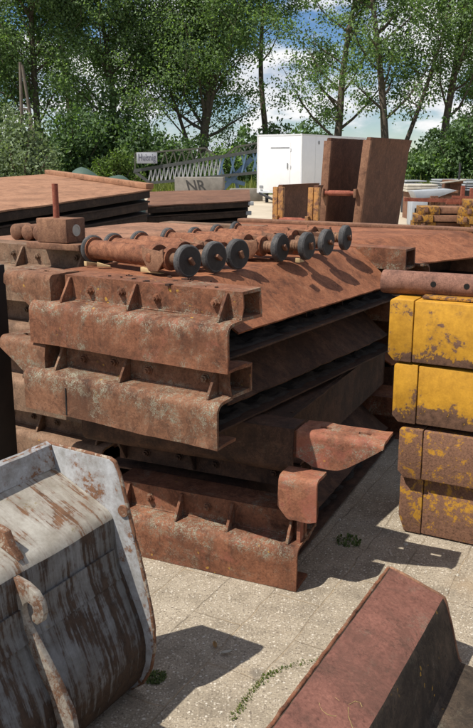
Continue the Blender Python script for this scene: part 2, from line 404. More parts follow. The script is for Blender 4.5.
# ------------------------------------------------------------------ world, sun
SUN_H, SUN_E = (-.907, -.422), R(57)
w = bpy.data.worlds.new('World'); scene.world = w; w.use_nodes = True
nt = w.node_tree; nt.nodes.clear()
wo = nt.nodes.new('ShaderNodeOutputWorld')
sky = nt.nodes.new('ShaderNodeTexSky'); sky.sky_type = 'NISHITA'; sky.sun_disc = False
sky.sun_elevation = SUN_E; sky.sun_rotation = math.atan2(SUN_H[0], SUN_H[1]) % (2 * math.pi)
sky.air_density = 1.0; sky.dust_density = 0.0; sky.ozone_density = 6.0
bg = nt.nodes.new('ShaderNodeBackground'); bg.inputs[1].default_value = .075
hs = nt.nodes.new('ShaderNodeHueSaturation'); hs.inputs['Saturation'].default_value = 1.15; hs.inputs['Hue'].default_value = .508
nt.links.new(sky.outputs[0], hs.inputs['Color']); nt.links.new(hs.outputs[0], bg.inputs[0])
tc = nt.nodes.new('ShaderNodeTexCoord'); mp = nt.nodes.new('ShaderNodeMapping'); mp.inputs['Scale'].default_value = (1, 1, 2.6)
mp.inputs['Location'].default_value = (.35, .2, .12)
nt.links.new(tc.outputs['Generated'], mp.inputs[0])
n1 = nt.nodes.new('ShaderNodeTexNoise'); n1.inputs['Scale'].default_value = 5.5; n1.inputs['Detail'].default_value = 9; n1.inputs['Roughness'].default_value = .55
nt.links.new(mp.outputs[0], n1.inputs['Vector'])
mr = nt.nodes.new('ShaderNodeMapRange'); mr.interpolation_type = 'SMOOTHSTEP'
mr.inputs['From Min'].default_value = .45; mr.inputs['From Max'].default_value = .56; nt.links.new(n1.outputs['Fac'], mr.inputs['Value'])
n2 = nt.nodes.new('ShaderNodeTexNoise'); n2.inputs['Scale'].default_value = 11; n2.inputs['Detail'].default_value = 7
nt.links.new(mp.outputs[0], n2.inputs['Vector'])
cr = nt.nodes.new('ShaderNodeValToRGB'); nt.links.new(n2.outputs['Fac'], cr.inputs[0])
cr.color_ramp.elements[0].position = .36; cr.color_ramp.elements[0].color = (.50, .57, .70, 1)
cr.color_ramp.elements[1].position = .60; cr.color_ramp.elements[1].color = (1, 1, 1, 1)
cb = nt.nodes.new('ShaderNodeBackground'); cb.inputs[1].default_value = .78; nt.links.new(cr.outputs[0], cb.inputs[0])
ms = nt.nodes.new('ShaderNodeMixShader'); nt.links.new(mr.outputs[0], ms.inputs[0]); nt.links.new(bg.outputs[0], ms.inputs[1]); nt.links.new(cb.outputs[0], ms.inputs[2])
nt.links.new(ms.outputs[0], wo.inputs[0])
sd = bpy.data.lights.new('sun', 'SUN'); sd.energy = 5.0; sd.angle = R(.5); sd.color = (1, .95, .87)
so = bpy.data.objects.new('sun', sd); COL.objects.link(so)
tosun = Vector((SUN_H[0] * math.cos(SUN_E), SUN_H[1] * math.cos(SUN_E), math.sin(SUN_E)))
so.rotation_euler = tosun.to_track_quat('Z', 'Y').to_euler(); so.location = tosun * 40
scene.view_settings.view_transform = 'Standard'; scene.view_settings.look = 'None'
scene.view_settings.gamma = 1; scene.view_settings.exposure = 0.35; scene.view_settings.use_curve_mapping = False

# ------------------------------------------------------------------ ground
g = MB().add([(-2500, -60, -.012), (2500, -60, -.012), (2500, 4000, -.012), (-2500, 4000, -.012)], [(0, 1, 2, 3)]).build('ground', ground_mat(), smooth=0)
tag(g, 'grassy ground reaching to the horizon behind the yard', 'ground', kind='structure')
yd = MB().add([(-60, -40, 0), (60, -40, 0), (60, 43, 0), (-60, 46, 0)], [(0, 1, 2, 3)]).build('pavement', yard_mat(), smooth=0)
tag(yd, 'sunlit exposed aggregate paving of the storage yard', 'pavement', kind='structure')

# ------------------------------------------------------------------ shoring panels
PH, PL, PW = .29, 2.10, 1.02        # height, length, front width
def rail_geo(flip):
    return (lambda z: PH - z) if flip else (lambda z: z)

def make_panel(name, A, phi, z0, mats, flip=False, ear='left', label='', group='', gx=(.16, .52, .955), bx=(.27, .44, .62, .90), seed=1, notch=False, hollow_dirt=True):
    root = empty(name, (A[0], A[1], z0), phi, label, 'shoring panel', group)
    Z = rail_geo(flip)
    mf, mt, ms_, mi = mats
    def fl(pts): return [(y, Z(z)) for y, z in pts]
    def rail(mir):
        Y = (lambda y: PL - y) if mir else (lambda y: y)
        m = MB()
        lip = [(.13, .004), (.07, .003), (.0, 0), (.0, .05), (.0, .10)] + [(y, z) for y, z in arc(.042, .140, .042, 180, 90, 6)] + [(.07, .184), (.105, .186)]
        path_sheet(m, [(Y(y), Z(z)) for y, z in lip], 0, PW, .012, 30)
        m.wobble(.0045, 3.5, seed + (3 if mir else 0))
        m.tube([(.13 + .88 * k / 60, Y(.097), Z(.187) + .0015 * mnoise.noise(Vector((k * .9, seed, 1)))) for k in range(61)], [.0042 + .0014 * mnoise.noise(Vector((k * .8, seed, 5))) for k in range(61)], 6)
        # hollow box beam behind the lip
        for (ya, yb, za, zb) in ((.100, .112, .176, .29), (.112, .235, .278, .29), (.235, .247, .176, .29), (.112, .235, .176, .188)):
            y0, y1 = sorted((Y(ya), Y(yb))); z0_, z1_ = sorted((Z(za), Z(zb)))
            n = 18; x0, x1 = .125, (.97 if mir else 1.015)
            k = MB()
            for i in range(n):
                pass
            grid_t = [[(x0 + (x1 - x0) * i / n, y, z1_) for i in range(n + 1)] for y in (y0, y1)]
            if abs(y1 - y0) > .02: k.sheet(grid_t, z1_ - z0_, dirn=(0, 0, 1))
            else: k.sheet([[(x0 + (x1 - x0) * i / n, y1, z) for i in range(n + 1)] for z in (z0_, .5 * (z0_ + z1_), z1_)], y1 - y0, dirn=(0, 1, 0))
            k.v = [(p[0] + (mnoise.noise(Vector((p[1] * 40, p[2] * 40, seed))) * .016 if p[0] > 1.0 else 0), p[1], p[2]) for p in k.v]
            m.add(k.v, k.f)
        return m
    rail(False).build('end_rail', mf, root, 40)
    rail(True).build('end_rail', mf, root, 40)
    for i, x in enumerate(gx):
        t = .006
        poly = [(.099, Z(.283)), (.099, Z(.183)), (.030, Z(.183)), (.034, Z(.196)), (.088, Z(.283))]
        MB().prism(poly, 'x', x - t, x + t).build('gusset', mf, root, 35, .0015)
    for i, x in enumerate(bx):
        b = MB(); zc = Z(.238) + (.004 if i % 2 else -.004)
        b.lathe_x([(.0, .021), (.004, .021), (.004, .0155), (.017, .0145), (.017, .008), (.026, .007)], 6)
        b.v = [(x + p[1], .101 - p[0], zc + p[2]) for p in b.v]
        b.build('bolt', mf, root, 30)
    # top plate: flat, then sloping to the cutting edge
    def plate_z(x):
        s = max(0, min(1, (x - .66) / .25)); s = s * s * (3 - 2 * s) * .25 + s * .75
        return .286 - s * .186
    nx, ny = 46, 52
    tp = MB(); grid = []
    for j in range(ny + 1):
        y = .245 + (PL - .49) * j / ny; row = []
        for i in range(nx + 1):
            x = .93 * i / nx - .02
            z = plate_z(x)
            d = mnoise.noise(Vector((x * 2.2, y * 2.2, seed * 3.3))) * .007 + mnoise.noise(Vector((x * 9, y * 9, seed))) * .0016
            if x < .62: d = min(d, 0.001)
            ex = (mnoise.noise(Vector((y * 11, seed, 0))) * .006 + mnoise.noise(Vector((y * 50, seed, 3))) * .003) if i == nx else 0
            row.append((x + ex, y, Z(z + d)))
        grid.append(row)
    tp.sheet(grid, .009 if not flip else -.009)
    tp.build('top_plate', mt, root, 50)
    # lower plate with turned up edge, inner web, side wall
    bp = MB(); grid = []
    for j in range(31):
        y = .13 + (PL - .26) * j / 30
        e = mnoise.noise(Vector((y * 9, seed, 8))) * .005
        grid.append([(x + (e if x > .9 else 0), y, Z(.0035 + (.012 if x > .92 else 0))) for x in (.02, .3, .6, .8, .925, .935)])
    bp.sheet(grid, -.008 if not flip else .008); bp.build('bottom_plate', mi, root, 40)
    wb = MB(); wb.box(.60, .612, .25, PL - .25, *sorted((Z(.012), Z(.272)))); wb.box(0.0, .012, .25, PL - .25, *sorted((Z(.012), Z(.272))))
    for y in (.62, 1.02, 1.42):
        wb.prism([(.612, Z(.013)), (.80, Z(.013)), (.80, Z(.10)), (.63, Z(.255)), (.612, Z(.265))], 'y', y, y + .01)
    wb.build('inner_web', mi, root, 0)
    if hollow_dirt:
        dm = MB(); grid = []
        zb = .016 if not flip else None
        for j in range(60):
            y = .14 + (PL - .3) * j / 59; row = []
            for i in range(12):
                x = .62 + .27 * i / 11
                hgt = max(0, mnoise.noise(Vector((x * 14, y * 14, seed))) * .5 + .28 + mnoise.noise(Vector((x * 45, y * 45, seed))) * .25) * .055 * math.sin(math.pi * (i + .3) / 11.6) ** .6
                row.append((x, y, (.014 if not flip else PH - plate_z(x) + .004) + hgt))
            grid.append(row)
        dm.sheet(grid, .004, dirn=(0, 0, 1)); dm.build('packed_dirt', DIRT, root, 0)
    if flip: MB().box(.905, .917, .26, PL - .26, .015, .279).build('side_web', mi, root, 0)
    if ear: make_ear(root, ear, mf, seed)
    return root

def ear_sheet(x0, x1, zlow, top, yf, yb, slots, th=.013, r=.03, n=18, jit=0):
    """folded connector cap: front face, rounded top edge, slotted top"""
    xs = sorted(set([x0 + (x1 - x0) * k / n for k in range(n + 1)] + [s for a, b in slots for s in (a, b)]))
    ys = [yf + r + (yb - yf - r) * q for q in (.18, .34, .52, .75, 1)]
    rows = []
    for q in (0, .33, .66, 1):
        rows.append([(x, yf, zlow(x) + (top - r - zlow(x)) * q) for x in xs])
    for y, z in arc(yf + r, top - r, r, 180, 90, 5)[1:]:
        rows.append([(x, y, z if zlow(x) < top - r else max(z, min(top, zlow(x)))) for x in xs])
    base = len(rows)
    for y in ys: rows.append([(x, y, top) for x in xs])
    def mask(j, i):
        xm = .5 * (xs[i] + xs[i + 1])
        return j == base + 1 - 0 and any(a < xm < b for a, b in slots)
    m = MB(); m.sheet(rows, th, mask)
    return m

def make_ear(root, side, mat, seed):
    if side == 'left':
        zl = lambda x: .145 if x > -.03 else .145 + (-.03 - x) / .155 * .095
        m = ear_sheet(-.185, .098, zl, .293, .035, .215, [(-.12, -.08), (-.03, .01)])
        # closed underside and free end
        m.prism([(-.185, .262), (-.185, .242), (-.03, .146), (.098, .146), (.098, .262)], 'y', .049, .06)
        m.box(.088, .099, .04, .21, .15, .28)
    m.wobble(.004, 9, seed)
    m.build('end_connector', RUST_FRONT_B, root, 45)

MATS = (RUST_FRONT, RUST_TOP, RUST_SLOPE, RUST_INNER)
GRP = 'shoring panels of the nearest stack'
def ang(d): return math.atan2(d[1], d[0])
p1 = make_panel('shoring_panel', (-.889, 3.377), ang((.849, -.547)), .90, MATS, ear='left', seed=1, group=GRP,
    label='topmost rusty panel of the nearest stack, its orange top plate carrying the wheeled rollers')
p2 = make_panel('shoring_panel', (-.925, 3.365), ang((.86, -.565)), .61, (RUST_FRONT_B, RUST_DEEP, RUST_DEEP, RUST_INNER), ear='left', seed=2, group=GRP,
    label='second rusty panel of the nearest stack, lichen speckled lip directly under the topmost panel')
E4 = Vector((.908, -.419, 0)); N4 = Vector((.419, .908, 0)); PHI4 = ang(E4)
A4 = Vector((.2356, 2.851, 0)) - E4 * PW
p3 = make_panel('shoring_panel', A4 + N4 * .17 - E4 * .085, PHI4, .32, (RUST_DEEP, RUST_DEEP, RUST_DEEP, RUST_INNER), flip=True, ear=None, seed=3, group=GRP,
    label='shaded third panel of the nearest stack with a red slotted lug at its right end')
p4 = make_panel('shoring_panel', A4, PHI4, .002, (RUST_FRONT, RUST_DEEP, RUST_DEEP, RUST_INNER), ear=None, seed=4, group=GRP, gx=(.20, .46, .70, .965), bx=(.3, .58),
    label='lowest panel of the nearest stack, its sunlit pinkish rust lip lying on the paving')
MB().hexa([(.245, -.0022, .006), (.252, -.0022, .006), (.252, .001, .006), (.245, .001, .006)], [(.247, -.0022, .125), (.253, -.0022, .125), (.253, .001, .125), (.247, .001, .125)]).wobble(.0015, 40, 3).build('split_seam', HOLE, p2, 0)
# red slotted lug on the third panel, small lug on the lowest one
zl = lambda x: (.150 - .04 * max(0, (1.10 - x) / .08) * -1 if x < 1.10 else .150 + max(0, (x - 1.20) / .185) ** 1.3 * .115)
lug = ear_sheet(1.03, 1.385, zl, .292, .0, .15, [(1.105, 1.15), (1.265, 1.315)], n=26, r=.028)
lug.box(1.0, 1.045, .02, .14, .17, .285)
lug.wobble(.004, 9, 5).build('end_connector', RUST_RED, p3, 45, label='red paint flecked lug with two slots')
sl = ear_sheet(.925, 1.085, lambda x: .290 + max(0, (.965 - x) / .04) * .05 + max(0, (x - 1.055) / .03) * .01, .468, .03, .145, [], n=14, r=.028)
sl.box(.995, 1.01, .06, .14, .17, .45)
sl.wobble(.003, 9, 6).build('end_connector', RUST_RED, p4, 45, label='small red paint flecked lug')

# neighbouring stack behind the left end
GN = 'panels of the stack behind the left post'
NA, NPHI = Vector((-1.616, 4.516, 0)), ang((.854, -.52))
labs = ['lowest panel of the lichen covered stack behind the dark post', 'panel second from the ground in the lichen covered stack behind the dark post',
        'panel third from the ground in the lichen covered stack behind the dark post', 'topmost panel of the lichen covered stack behind the dark post, under the socket block']
nmats = (rust('lichened_brown_steel', (.07, .042, .03), (.19, .115, .078), (.27, .17, .12), lichen=1.0, yellow=.8), RUST_SLOPE, RUST_SLOPE, RUST_INNER)
for i, lb in enumerate(labs):
    make_panel('shoring_panel', NA + Vector((.03 * (-1) ** i, .02 * (i % 2), 0)), NPHI, .002 + .31 * i, nmats, ear=None, seed=11 + i, group=GN, label=lb, hollow_dirt=False)

# rear stack to the right of the rollers
GR = 'panels of the stack behind the rollers'
ex2, ey2 = Vector((.88, -.475, 0)), Vector((.475, .88, 0))
far_l = Vector((.02, 6.54, 0))
RA = far_l - ey2 * 1.80
# ------------------------------------------------------------------ dark post
pr = empty('steel_post', (-1.235, 3.80, 0), R(-30), 'dark steel post standing behind the white bucket at the edge of the yard', 'post')
MB().box(-.09, .09, -.006, .006, 0, 1.178).build('web', POST, pr, 0)
for s in (-1, 1): MB().box(.09 * s - .007, .09 * s + .007, -.085, .085, 0, 1.18).build('flange', POST, pr, 35, .003)

# ------------------------------------------------------------------ rear panel stack
def rear_panel(z0, dx, seed, label, mats):
    root = empty('shoring_panel', (.967 + dx, 4.74, z0), 0, label, 'shoring panel', GR)
    N0, N1, F0, F1 = Vector((-.80, .52, 0)), Vector((0, 0, 0)), Vector((-.94, 1.80, 0)), Vector((.95, .745, 0))
    grid = []
    for j in range(41):
        q = j / 40; p0 = N0.lerp(F0, q); p1 = N1.lerp(F1, q); L = (p1 - p0).length; row = []
        for i in range(37):
            f = i / 20 * (1 - .34 / L) if i <= 20 else 1 - .34 / L * (36 - i) / 16
            p = p0.lerp(p1, f); k = max(0, (f - 1 + .34 / L) / (.34 / L))
            z = .286 - .130 * k ** 1.15 + mnoise.noise(Vector((p.x * 2, p.y * 2, seed))) * .006
            e = .008 * mnoise.noise(Vector((p.y * 12, seed, 1))) if i == 36 else 0
            row.append((p.x + e, p.y - e, z))
        grid.append(row)
    MB().sheet(grid, .010).build('top_plate', mats[0], root, 50)
    d = (F1 - F0).normalized(); s_ = Vector((-d.y, d.x, 0)); up = Vector((0, 0, 1))
    m = MB(); m.bar(F0 + s_ * .008 + up * .14, F1 + s_ * .008 + up * .14, .012, .27); m.build('end_rail', mats[1], root, 30, .002)
    MB().bar(F0 + s_ * .05 + up * .300, F1 + s_ * .05 + up * .292, .11, .028).build('edge_strip', mats[1], root, 30, .006)
    d = (N1 - N0).normalized(); s_ = Vector((-d.y, d.x, 0)); q = N0.lerp(N1, .72)
    MB().bar(N0 - s_ * .01 + up * .14, q - s_ * .01 + up * .14, .012, .27).build('end_rail', mats[1], root, 30, .002)
    c = .5 * (N0 + F0)
    MB().prism([(p.x, p.y) for p in (N0 * .97 + c * .03, N1 * .9 + c * .1, F1 * .93 + c * .07, F0 * .97 + c * .03)], 'z', 0, .01).build('bottom_plate', RUST_INNER, root, 0)
    a0, a1 = N0.lerp(N1, .62), F0.lerp(F1, .80)
    MB().bar(a0 + up * .14, a1 + up * .14, .012, .25).build('inner_web', RUST_INNER, root, 0)
    return root
for i, lb in enumerate(['lowest panel of the stack behind the rollers', 'panel second from the ground in the stack behind the rollers',
                        'panel third from the ground in the stack behind the rollers', 'topmost panel of the stack behind the rollers, its orange plate sloping down at the right']):
    rear_panel(.002 + .30 * i, .02 * (-1) ** i, 30 + i, lb, (RUST_TOP, RUST_STRIP))

# ------------------------------------------------------------------ rollers
WR = .067
def make_roller():
    root = empty('roller_strut', (0, 0, 0), 0)
    L = .70
    m = MB(); pts = []; rad = []
    for k in range(40):
        x = .02 + (L - .23) * k / 39; pts.append((x, 0, WR)); rad.append(.0435 + .0012 * math.sin(k * 1.7))
    m.tube(pts, rad, 26).wobble(.0025, 14, 3); m.build('tube', RUST_PINK, root, 50)
    MB().lathe_x([(L - .225, .030), (L - .225, .054), (L - .205, .056), (L - .195, .054), (L - .195, .030)], 26, (0, 0, WR)).build('collar', RUST_PINK, root, 35)
    c = MB().lathe_x([(L - .135, .030), (L - .135, .047), (L - .120, .050), (L - .105, .047), (L - .105, .030)], 24, (0, 0, WR)); c.build('collar', RUST_PINK, root, 35)
    # clamp wings either side of the threaded rod
    for s in (-1, 1):
        poly = [(L - .255, WR + .052), (L - .235, WR + .040), (L - .14, WR + .034), (L - .115, WR + .045), (L - .11, WR - .005), (L - .15, WR - .052), (L - .21, WR - .055), (L - .25, WR - .005)]
        MB().prism(poly, 'y', s * .047 - .004, s * .047 + .004).build('clamp_wing', RUST_STRIP, root, 35, .002)
    prof = []
    for k in range(24):
        x = L - .20 + .17 * k / 23; prof.append((x, .0245 + (.0035 if k % 2 else 0)))
    MB().lathe_x(prof, 20, (0, 0, WR)).build('threaded_rod', THREAD, root, 30)
    for x0, th, r, face in ((0., .026, .064, -1), (L - .034, .034, WR, 1)):
        wprof = [(0, r * .55), (0, r - .006), (.006, r), (th - .006, r), (th, r - .006), (th, r * .60), (th - .004, r * .56)]
        wprof = wprof if face > 0 else [(th - x, rr) for x, rr in reversed(wprof)]
        wh = MB().lathe_x([(x0 + x, rr) for x, rr in wprof], 36, (0, 0, WR)).build('wheel', WHEEL, root, 35)
        xe = x0 + (th - .003 if face > 0 else .003)
        MB().lathe_x([(xe - .003, r * .89), (xe + .003, r * .86), (xe + .0035, r * .5)] if face > 0 else [(xe - .003, r * .86), (xe + .003, r * .89)], 30, (0, 0, WR)).build('hub', WHEEL_FACE, wh, 30)
        mm = MB(); M = Matrix.Translation((xe, 0, WR)) @ Matrix.Rotation(R(35), 4, 'X')
        mm.box(-.004 if face > 0 else -.02, .022 if face > 0 else .004, -.007, .007, -.017, .017, M); mm.build('pin', RUST_STRIP, wh, 30, .002)
    MB().lathe_x([(.026, .030), (.026, .056), (.034, .056), (.034, .030)], 26, (0, 0, WR)).build('flange', RUST_PINK, root, 35)
    return root
roll = [((-.19, 3.279), (-.70, .71)), ((-.083, 3.422), (-.74, .67)), ((.015, 3.536), (-.72, .69)), ((.222, 3.836), (-.84, .54)),
        ((.355, 3.90), (-.84, .54)), ((.469, 4.082), (-.84, .54)), ((.60, 4.34), (-.88, .47))]
rl = ['nearest wheeled roller at the front edge, its whole pinkish tube in view', 'wheeled roller lying next behind the nearest one',
      'wheeled roller third from the front edge of the top panel', 'wheeled roller in the middle of the row of seven, its threaded rod in view',
      'wheeled roller fifth from the front edge of the top panel', 'wheeled roller last but one towards the rear of the panel',
      'rearmost wheeled roller on the top panel, beside the sloping plate']
proto = make_roller()
for i, ((x, y), d) in enumerate(roll):
    o = proto if i == 0 else copy_tree(proto)
    d = Vector((d[0], d[1], 0)).normalized(); L = .70
    rot = Matrix.Rotation(ang(-d), 3, 'Z') @ Matrix.Rotation(R((0, 18, -14, 9, -22, 25, 12)[i]), 3, 'X')
    o.rotation_euler = rot.to_euler(); o.location = Vector((x + d.x * L, y + d.y * L, 1.193 + WR)) - rot @ Vector((0, 0, WR))
    tag(o, rl[i], 'roller', 'wheeled rollers lying on the top panel')
# chocks and flakes on the top panel
for i, (x, y, a, l) in enumerate([(-.66, 3.68, 40, .08), (-.60, 3.62, 10, .06), (-.36, 3.42, -38, .12), (-.42, 3.92, 75, .09), (.30, 3.80, 60, .05)]):
    c = MB().prism([(-l / 2, 0), (l / 2, 0), (l / 2, .004), (-l / 2, .022)], 'y', -.012, .012).build('wooden_wedge', WOODP, None, 30, .002, (x, y, 1.194), R(a))
    tag(c, ['pale wooden wedge left of the nearest roller wheel', 'small pale wedge in front of the nearest roller tube', 'long pale wedge under the nearest roller clamp',
            'pale wedge standing between the first two roller tubes', 'short pale wedge beside the middle roller rod'][i], 'wedge', 'wooden wedges under the rollers')
m = MB()
for k in range(20):
    x, y = random.uniform(-.45, .05), 0
    t_ = random.uniform(.28, 1.0); base = Vector((-.889, 3.377, 0)) + Vector((.84, -.541, 0)) * t_ * .95 + Vector((.541, .84, 0)) * (random.uniform(.10, .30))
    r = random.uniform(.003, .013); a = random.uniform(0, 6.28)
    n = random.randint(3, 5)
    poly = [(base.x + r * math.cos(a + q * 6.28 / n) * random.uniform(.6, 1.6), base.y + r * math.sin(a + q * 6.28 / n) * random.uniform(.5, 1)) for q in range(n)]
    m.prism(poly, 'z', 1.187, 1.192 + random.uniform(0, .004))
tag(m.build('rust_flakes', SCRAP, smooth=0), 'loose dark rust flakes scattered along the front of the top panel', 'debris', kind='stuff')

# socket block with rod, pipes beside it
sb = empty('socket_block', (-.90, 4.13, 1.224), R(-28), 'brown steel socket block with an upright rod and a round hole in its side', 'steel block')
MB().box(-.17, .17, -.07, .10, 0, .032).build('base_plate', RUST_STRIP, sb, 30, .004)
mb_ = MB().box(-.105, .09, -.06, .09, .034, .155); mb_.build('block', RUST_STRIP, sb, 30, .006)
MB().tube([(-.02, 0, .155), (-.02, .0, .325)], .0155, 14).build('rod', RED_STRUT, sb, 40)
h = MB().lathe_x([(.0905, .030), (.094, .030), (.094, .022), (.0915, .022)], 20, (0, .015, .095)).build('bush', PLANKS, sb, 30)
for i, t_ in enumerate((.22, .31, .40)):
    q = NA + Vector((.854, -.52, 0)) * t_ + Vector((.52, .854, 0)) * .30
    o = MB().tube([(0, -.012, .03), (0, .0, .03), (0, .10, .03), (0, .11, .03)], [.026, .045, .045, .03], 18).build('steel_pipe', RUST_STRIP, None, 50, 0, (q.x, q.y, 1.236), NPHI)
    tag(o, ['red brown pipe end nearest the left picture edge, behind the lichened beam', 'red brown pipe end between the two others behind the lichened beam', 'red brown pipe end beside the socket block'][i], 'pipe', 'pipes lying behind the lichened beam')

# ------------------------------------------------------------------ yellow beams and the pipe on them
YE, YN = Vector((.88, -.474, 0)), Vector((.474, .88, 0))
def yellow_beam(x, y, z0, h, mat, label, phi, chamfer=False, cap=.105):
    root = empty('yellow_beam', (x, y, z0), phi, label, 'steel beam', 'stacked yellow steel beams')
    m = MB(); L = 1.5
    m.box(cap + .0035, L, .003, .50, 0.002, h - .002); m.wobble(.0015, 5, z0 * 9).build('body', mat, root, 30, .005)
    m = MB()
    poly = [(.0, .03 if not chamfer else .075), (.028, 0), (cap, 0), (cap, h), (.01, h), (0, h - .01)]
    m.prism(poly, 'y', 0, .50); m.build('end_cap', mat, root, 30, .004)
    m = MB(); m.box(cap + .27, cap + .28, .002, .006, .03, h - .03); m.build('weld_seam', mat, root, 0)
    return root
yb = [(.745, 3.405, .006, .272, YEL_D, 'lowest beam of the yellow stack, rust brown with yellow remains, standing on the paving', -28.3, True),
      (.722, 3.372, .282, .232, YEL_C, 'mostly rusted brown beam third from top of the yellow stack', -28, False),
      (.690, 3.395, .535, .268, YEL_A, 'bright yellow beam second from top of the yellow stack', -27.5, False),
      (.660, 3.405, .813, .272, YEL_A, 'topmost bright yellow beam with a brown bare patch, under the rusty pipe', -28.6, False)]
for x, y, z0, h, mt, lb, ph, ch in yb: yellow_beam(x, y, z0, h, mt, lb, R(ph), ch)
pp = empty('holed_pipe', (.655, 3.56, 1.139), R(-26), 'thick rusty pipe with two drilled holes lying on the topmost yellow beam', 'pipe')
m = MB()
prof = [(0, .040), (0, .049), (.006, .052)] + [(.006 + 1.4 * k / 30, .052) for k in range(1, 31)]
m.lathe_x(prof, 28).wobble(.0012, 12, 4); m.build('tube', rust('purple_brown_pipe', (.09, .045, .035), (.21, .105, .080), (.28, .145, .11), scale=1.6, lichen=.15), pp, 45)
for x in (.235, .375):
    hm = MB().lathe_x([(0, .0125), (.004, .0125)], 18); hm.v = [(x + p[1], -.0525 + p[0], .006 + p[2]) for p in hm.v]; hm.build('drilled_hole', HOLE, pp, 30)
for dx, dy in ((.12, .0), (.30, .02)):
    pass
m = MB().box(.13, .9, .03, .10, 0, .012).build('steel_flat', YEL_FAR, None, 30, .002, (.665, 3.42, 1.0865), R(-26.5))
tag(m, 'thin yellowish flat bar under the holed pipe on the yellow stack', 'flat bar')

# ------------------------------------------------------------------ white excavator bucket
BO, BT, BW = Vector((-.590, 2.391, 0)), Vector((.867, -.498, 0)), Vector((-.498, -.867, 0))
# local axes: x across the bucket (towards the viewer), y along the side plate, z up
bk = empty('excavator_bucket', BO, ang(BW), 'rust streaked white excavator bucket lying on its side with a hooked lug on its back', 'bucket')
BY = -1 if Vector((0, 0, 1)).cross(BW).dot(BT) < 0 else 1
def bl(t_): return BY * t_
BLEN = 1.12
prof = [(.008, .716), (.08, .684), (.16, .646), (.222, .617), (.238, .600), (.246, .575), (.252, .50), (.261, .447), (.292, .370), (.325, .295), (.346, .240), (.356, .185), (.350, .125), (.330, .065), (.30, .024), (.262, .004), (.20, .0), (.05, .0)]
def shell_part(pr_, mat, name, x0=.0, x1=BLEN, nx=40):
    grid = [[(x0 + (x1 - x0) * i / nx, bl(t_), z) for i in range(nx + 1)] for t_, z in pr_]
    m = MB().sheet(grid, .010 * BY); m.wobble(.0035, 7, 2)
    return m.build(name, mat, bk, 28)
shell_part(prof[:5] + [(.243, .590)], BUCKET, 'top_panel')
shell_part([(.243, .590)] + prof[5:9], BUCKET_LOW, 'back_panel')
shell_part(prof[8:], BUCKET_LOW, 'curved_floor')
# turned-up back lip
lipm = MB(); grid = [[(BLEN * i / 30, bl(t_), z + .004 * mnoise.noise(Vector((i * .5, z * 5, 0)))) for i in range(31)] for t_, z in ((.009, .712), (.004, .745), (-.002, .784), (-.014, .786))]
lipm.sheet(grid, .010 * BY).build('cutting_lip', BUCKET_SIDE, bk, 30)
rim = MB()
for k in range(24):
    pass
rim.tube([(BLEN * k / 24, bl(-.006), .787 + .002 * math.sin(k * 2.1)) for k in range(25)], .006, 8).build('rim', BUCKET_EDGE, bk, 50)
outl = [(-.012, .787), (.235, .782), (.252, .774), (.268, .740), (.322, .525), (.368, .332), (.380, .245), (.380, .18), (.365, .105), (.330, .04), (.284, .002), (.20, .0), (.05, .0), (-.01, .20)]
for x0, x1, nm in ((-.016, .0, 'side_plate'), (BLEN, BLEN + .016, 'side_plate')):
    MB().prism([(bl(t_), z) for t_, z in outl], 'x', x0, x1).build(nm, BUCKET_SIDE, bk, 30, .003)
ed = MB(); pth = [(-.008, bl(t_), z) for t_, z in outl[:11]]
fine = []
for a, b in zip(pth, pth[1:]):
    for k in range(6): fine.append(Vector(a).lerp(Vector(b), k / 6))
fine.append(Vector(pth[-1])); ed.tube(fine, [.0068 + .0016 * mnoise.noise(p * 60) for p in fine], 8).build('rim', BUCKET_EDGE, bk, 60)
sp_ = MB().lathe_x([(0, .020), (.006, .018)], 14, (0, bl(.285), .625)); sp_.build('boss', BUCKET_EDGE, bk, 30)
# wear strip across the back and lugs
ws = MB()
ws.sheet([[(.02 + (BLEN - .04) * i / 30, bl(t_ + .008), z) for i in range(31)] for t_, z in [(.253, .500), (.2605, .447), (.276, .410)]], .006 * BY)
ws.build('wear_strip', BUCKET_LOW, bk, 30)
def lug_at(x, nm='hook_lug'):
    # hook on top, a long rib running down the back
    hook = [(.205, .585), (.245, .590), (.285, .583), (.318, .566), (.338, .540), (.343, .512), (.335, .487), (.316, .472), (.300, .478), (.298, .494), (.306, .506), (.301, .524), (.286, .530), (.272, .520), (.268, .500), (.276, .470),
            (.300, .435), (.375, .325), (.420, .240), (.430, .180), (.418, .11), (.39, .05), (.36, .003), (.30, .003), (.345, .10), (.365, .19), (.345, .27), (.25, .42), (.225, .50), (.20, .55)]
    m = MB().prism([(bl(t_), z) for t_, z in hook], 'x', x, x + .018)
    return m.build(nm, BUCKET_LUG, bk, 30, .002)
lug_at(.40); lug_at(.80)
sm = MB().prism([(bl(t_), z) for t_, z in [(.10, .675), (.15, .70), (.185, .69), (.20, .655), (.23, .618), (.15, .65)]], 'x', .36, .385); sm.build('small_lug', BUCKET_EDGE, bk, 30, .002)
sm = MB().prism([(bl(t_), z) for t_, z in [(.10, .675), (.15, .70), (.185, .69), (.20, .655), (.23, .618), (.15, .65)]], 'x', .84, .865); sm.build('small_lug', BUCKET_EDGE, bk, 30, .002)

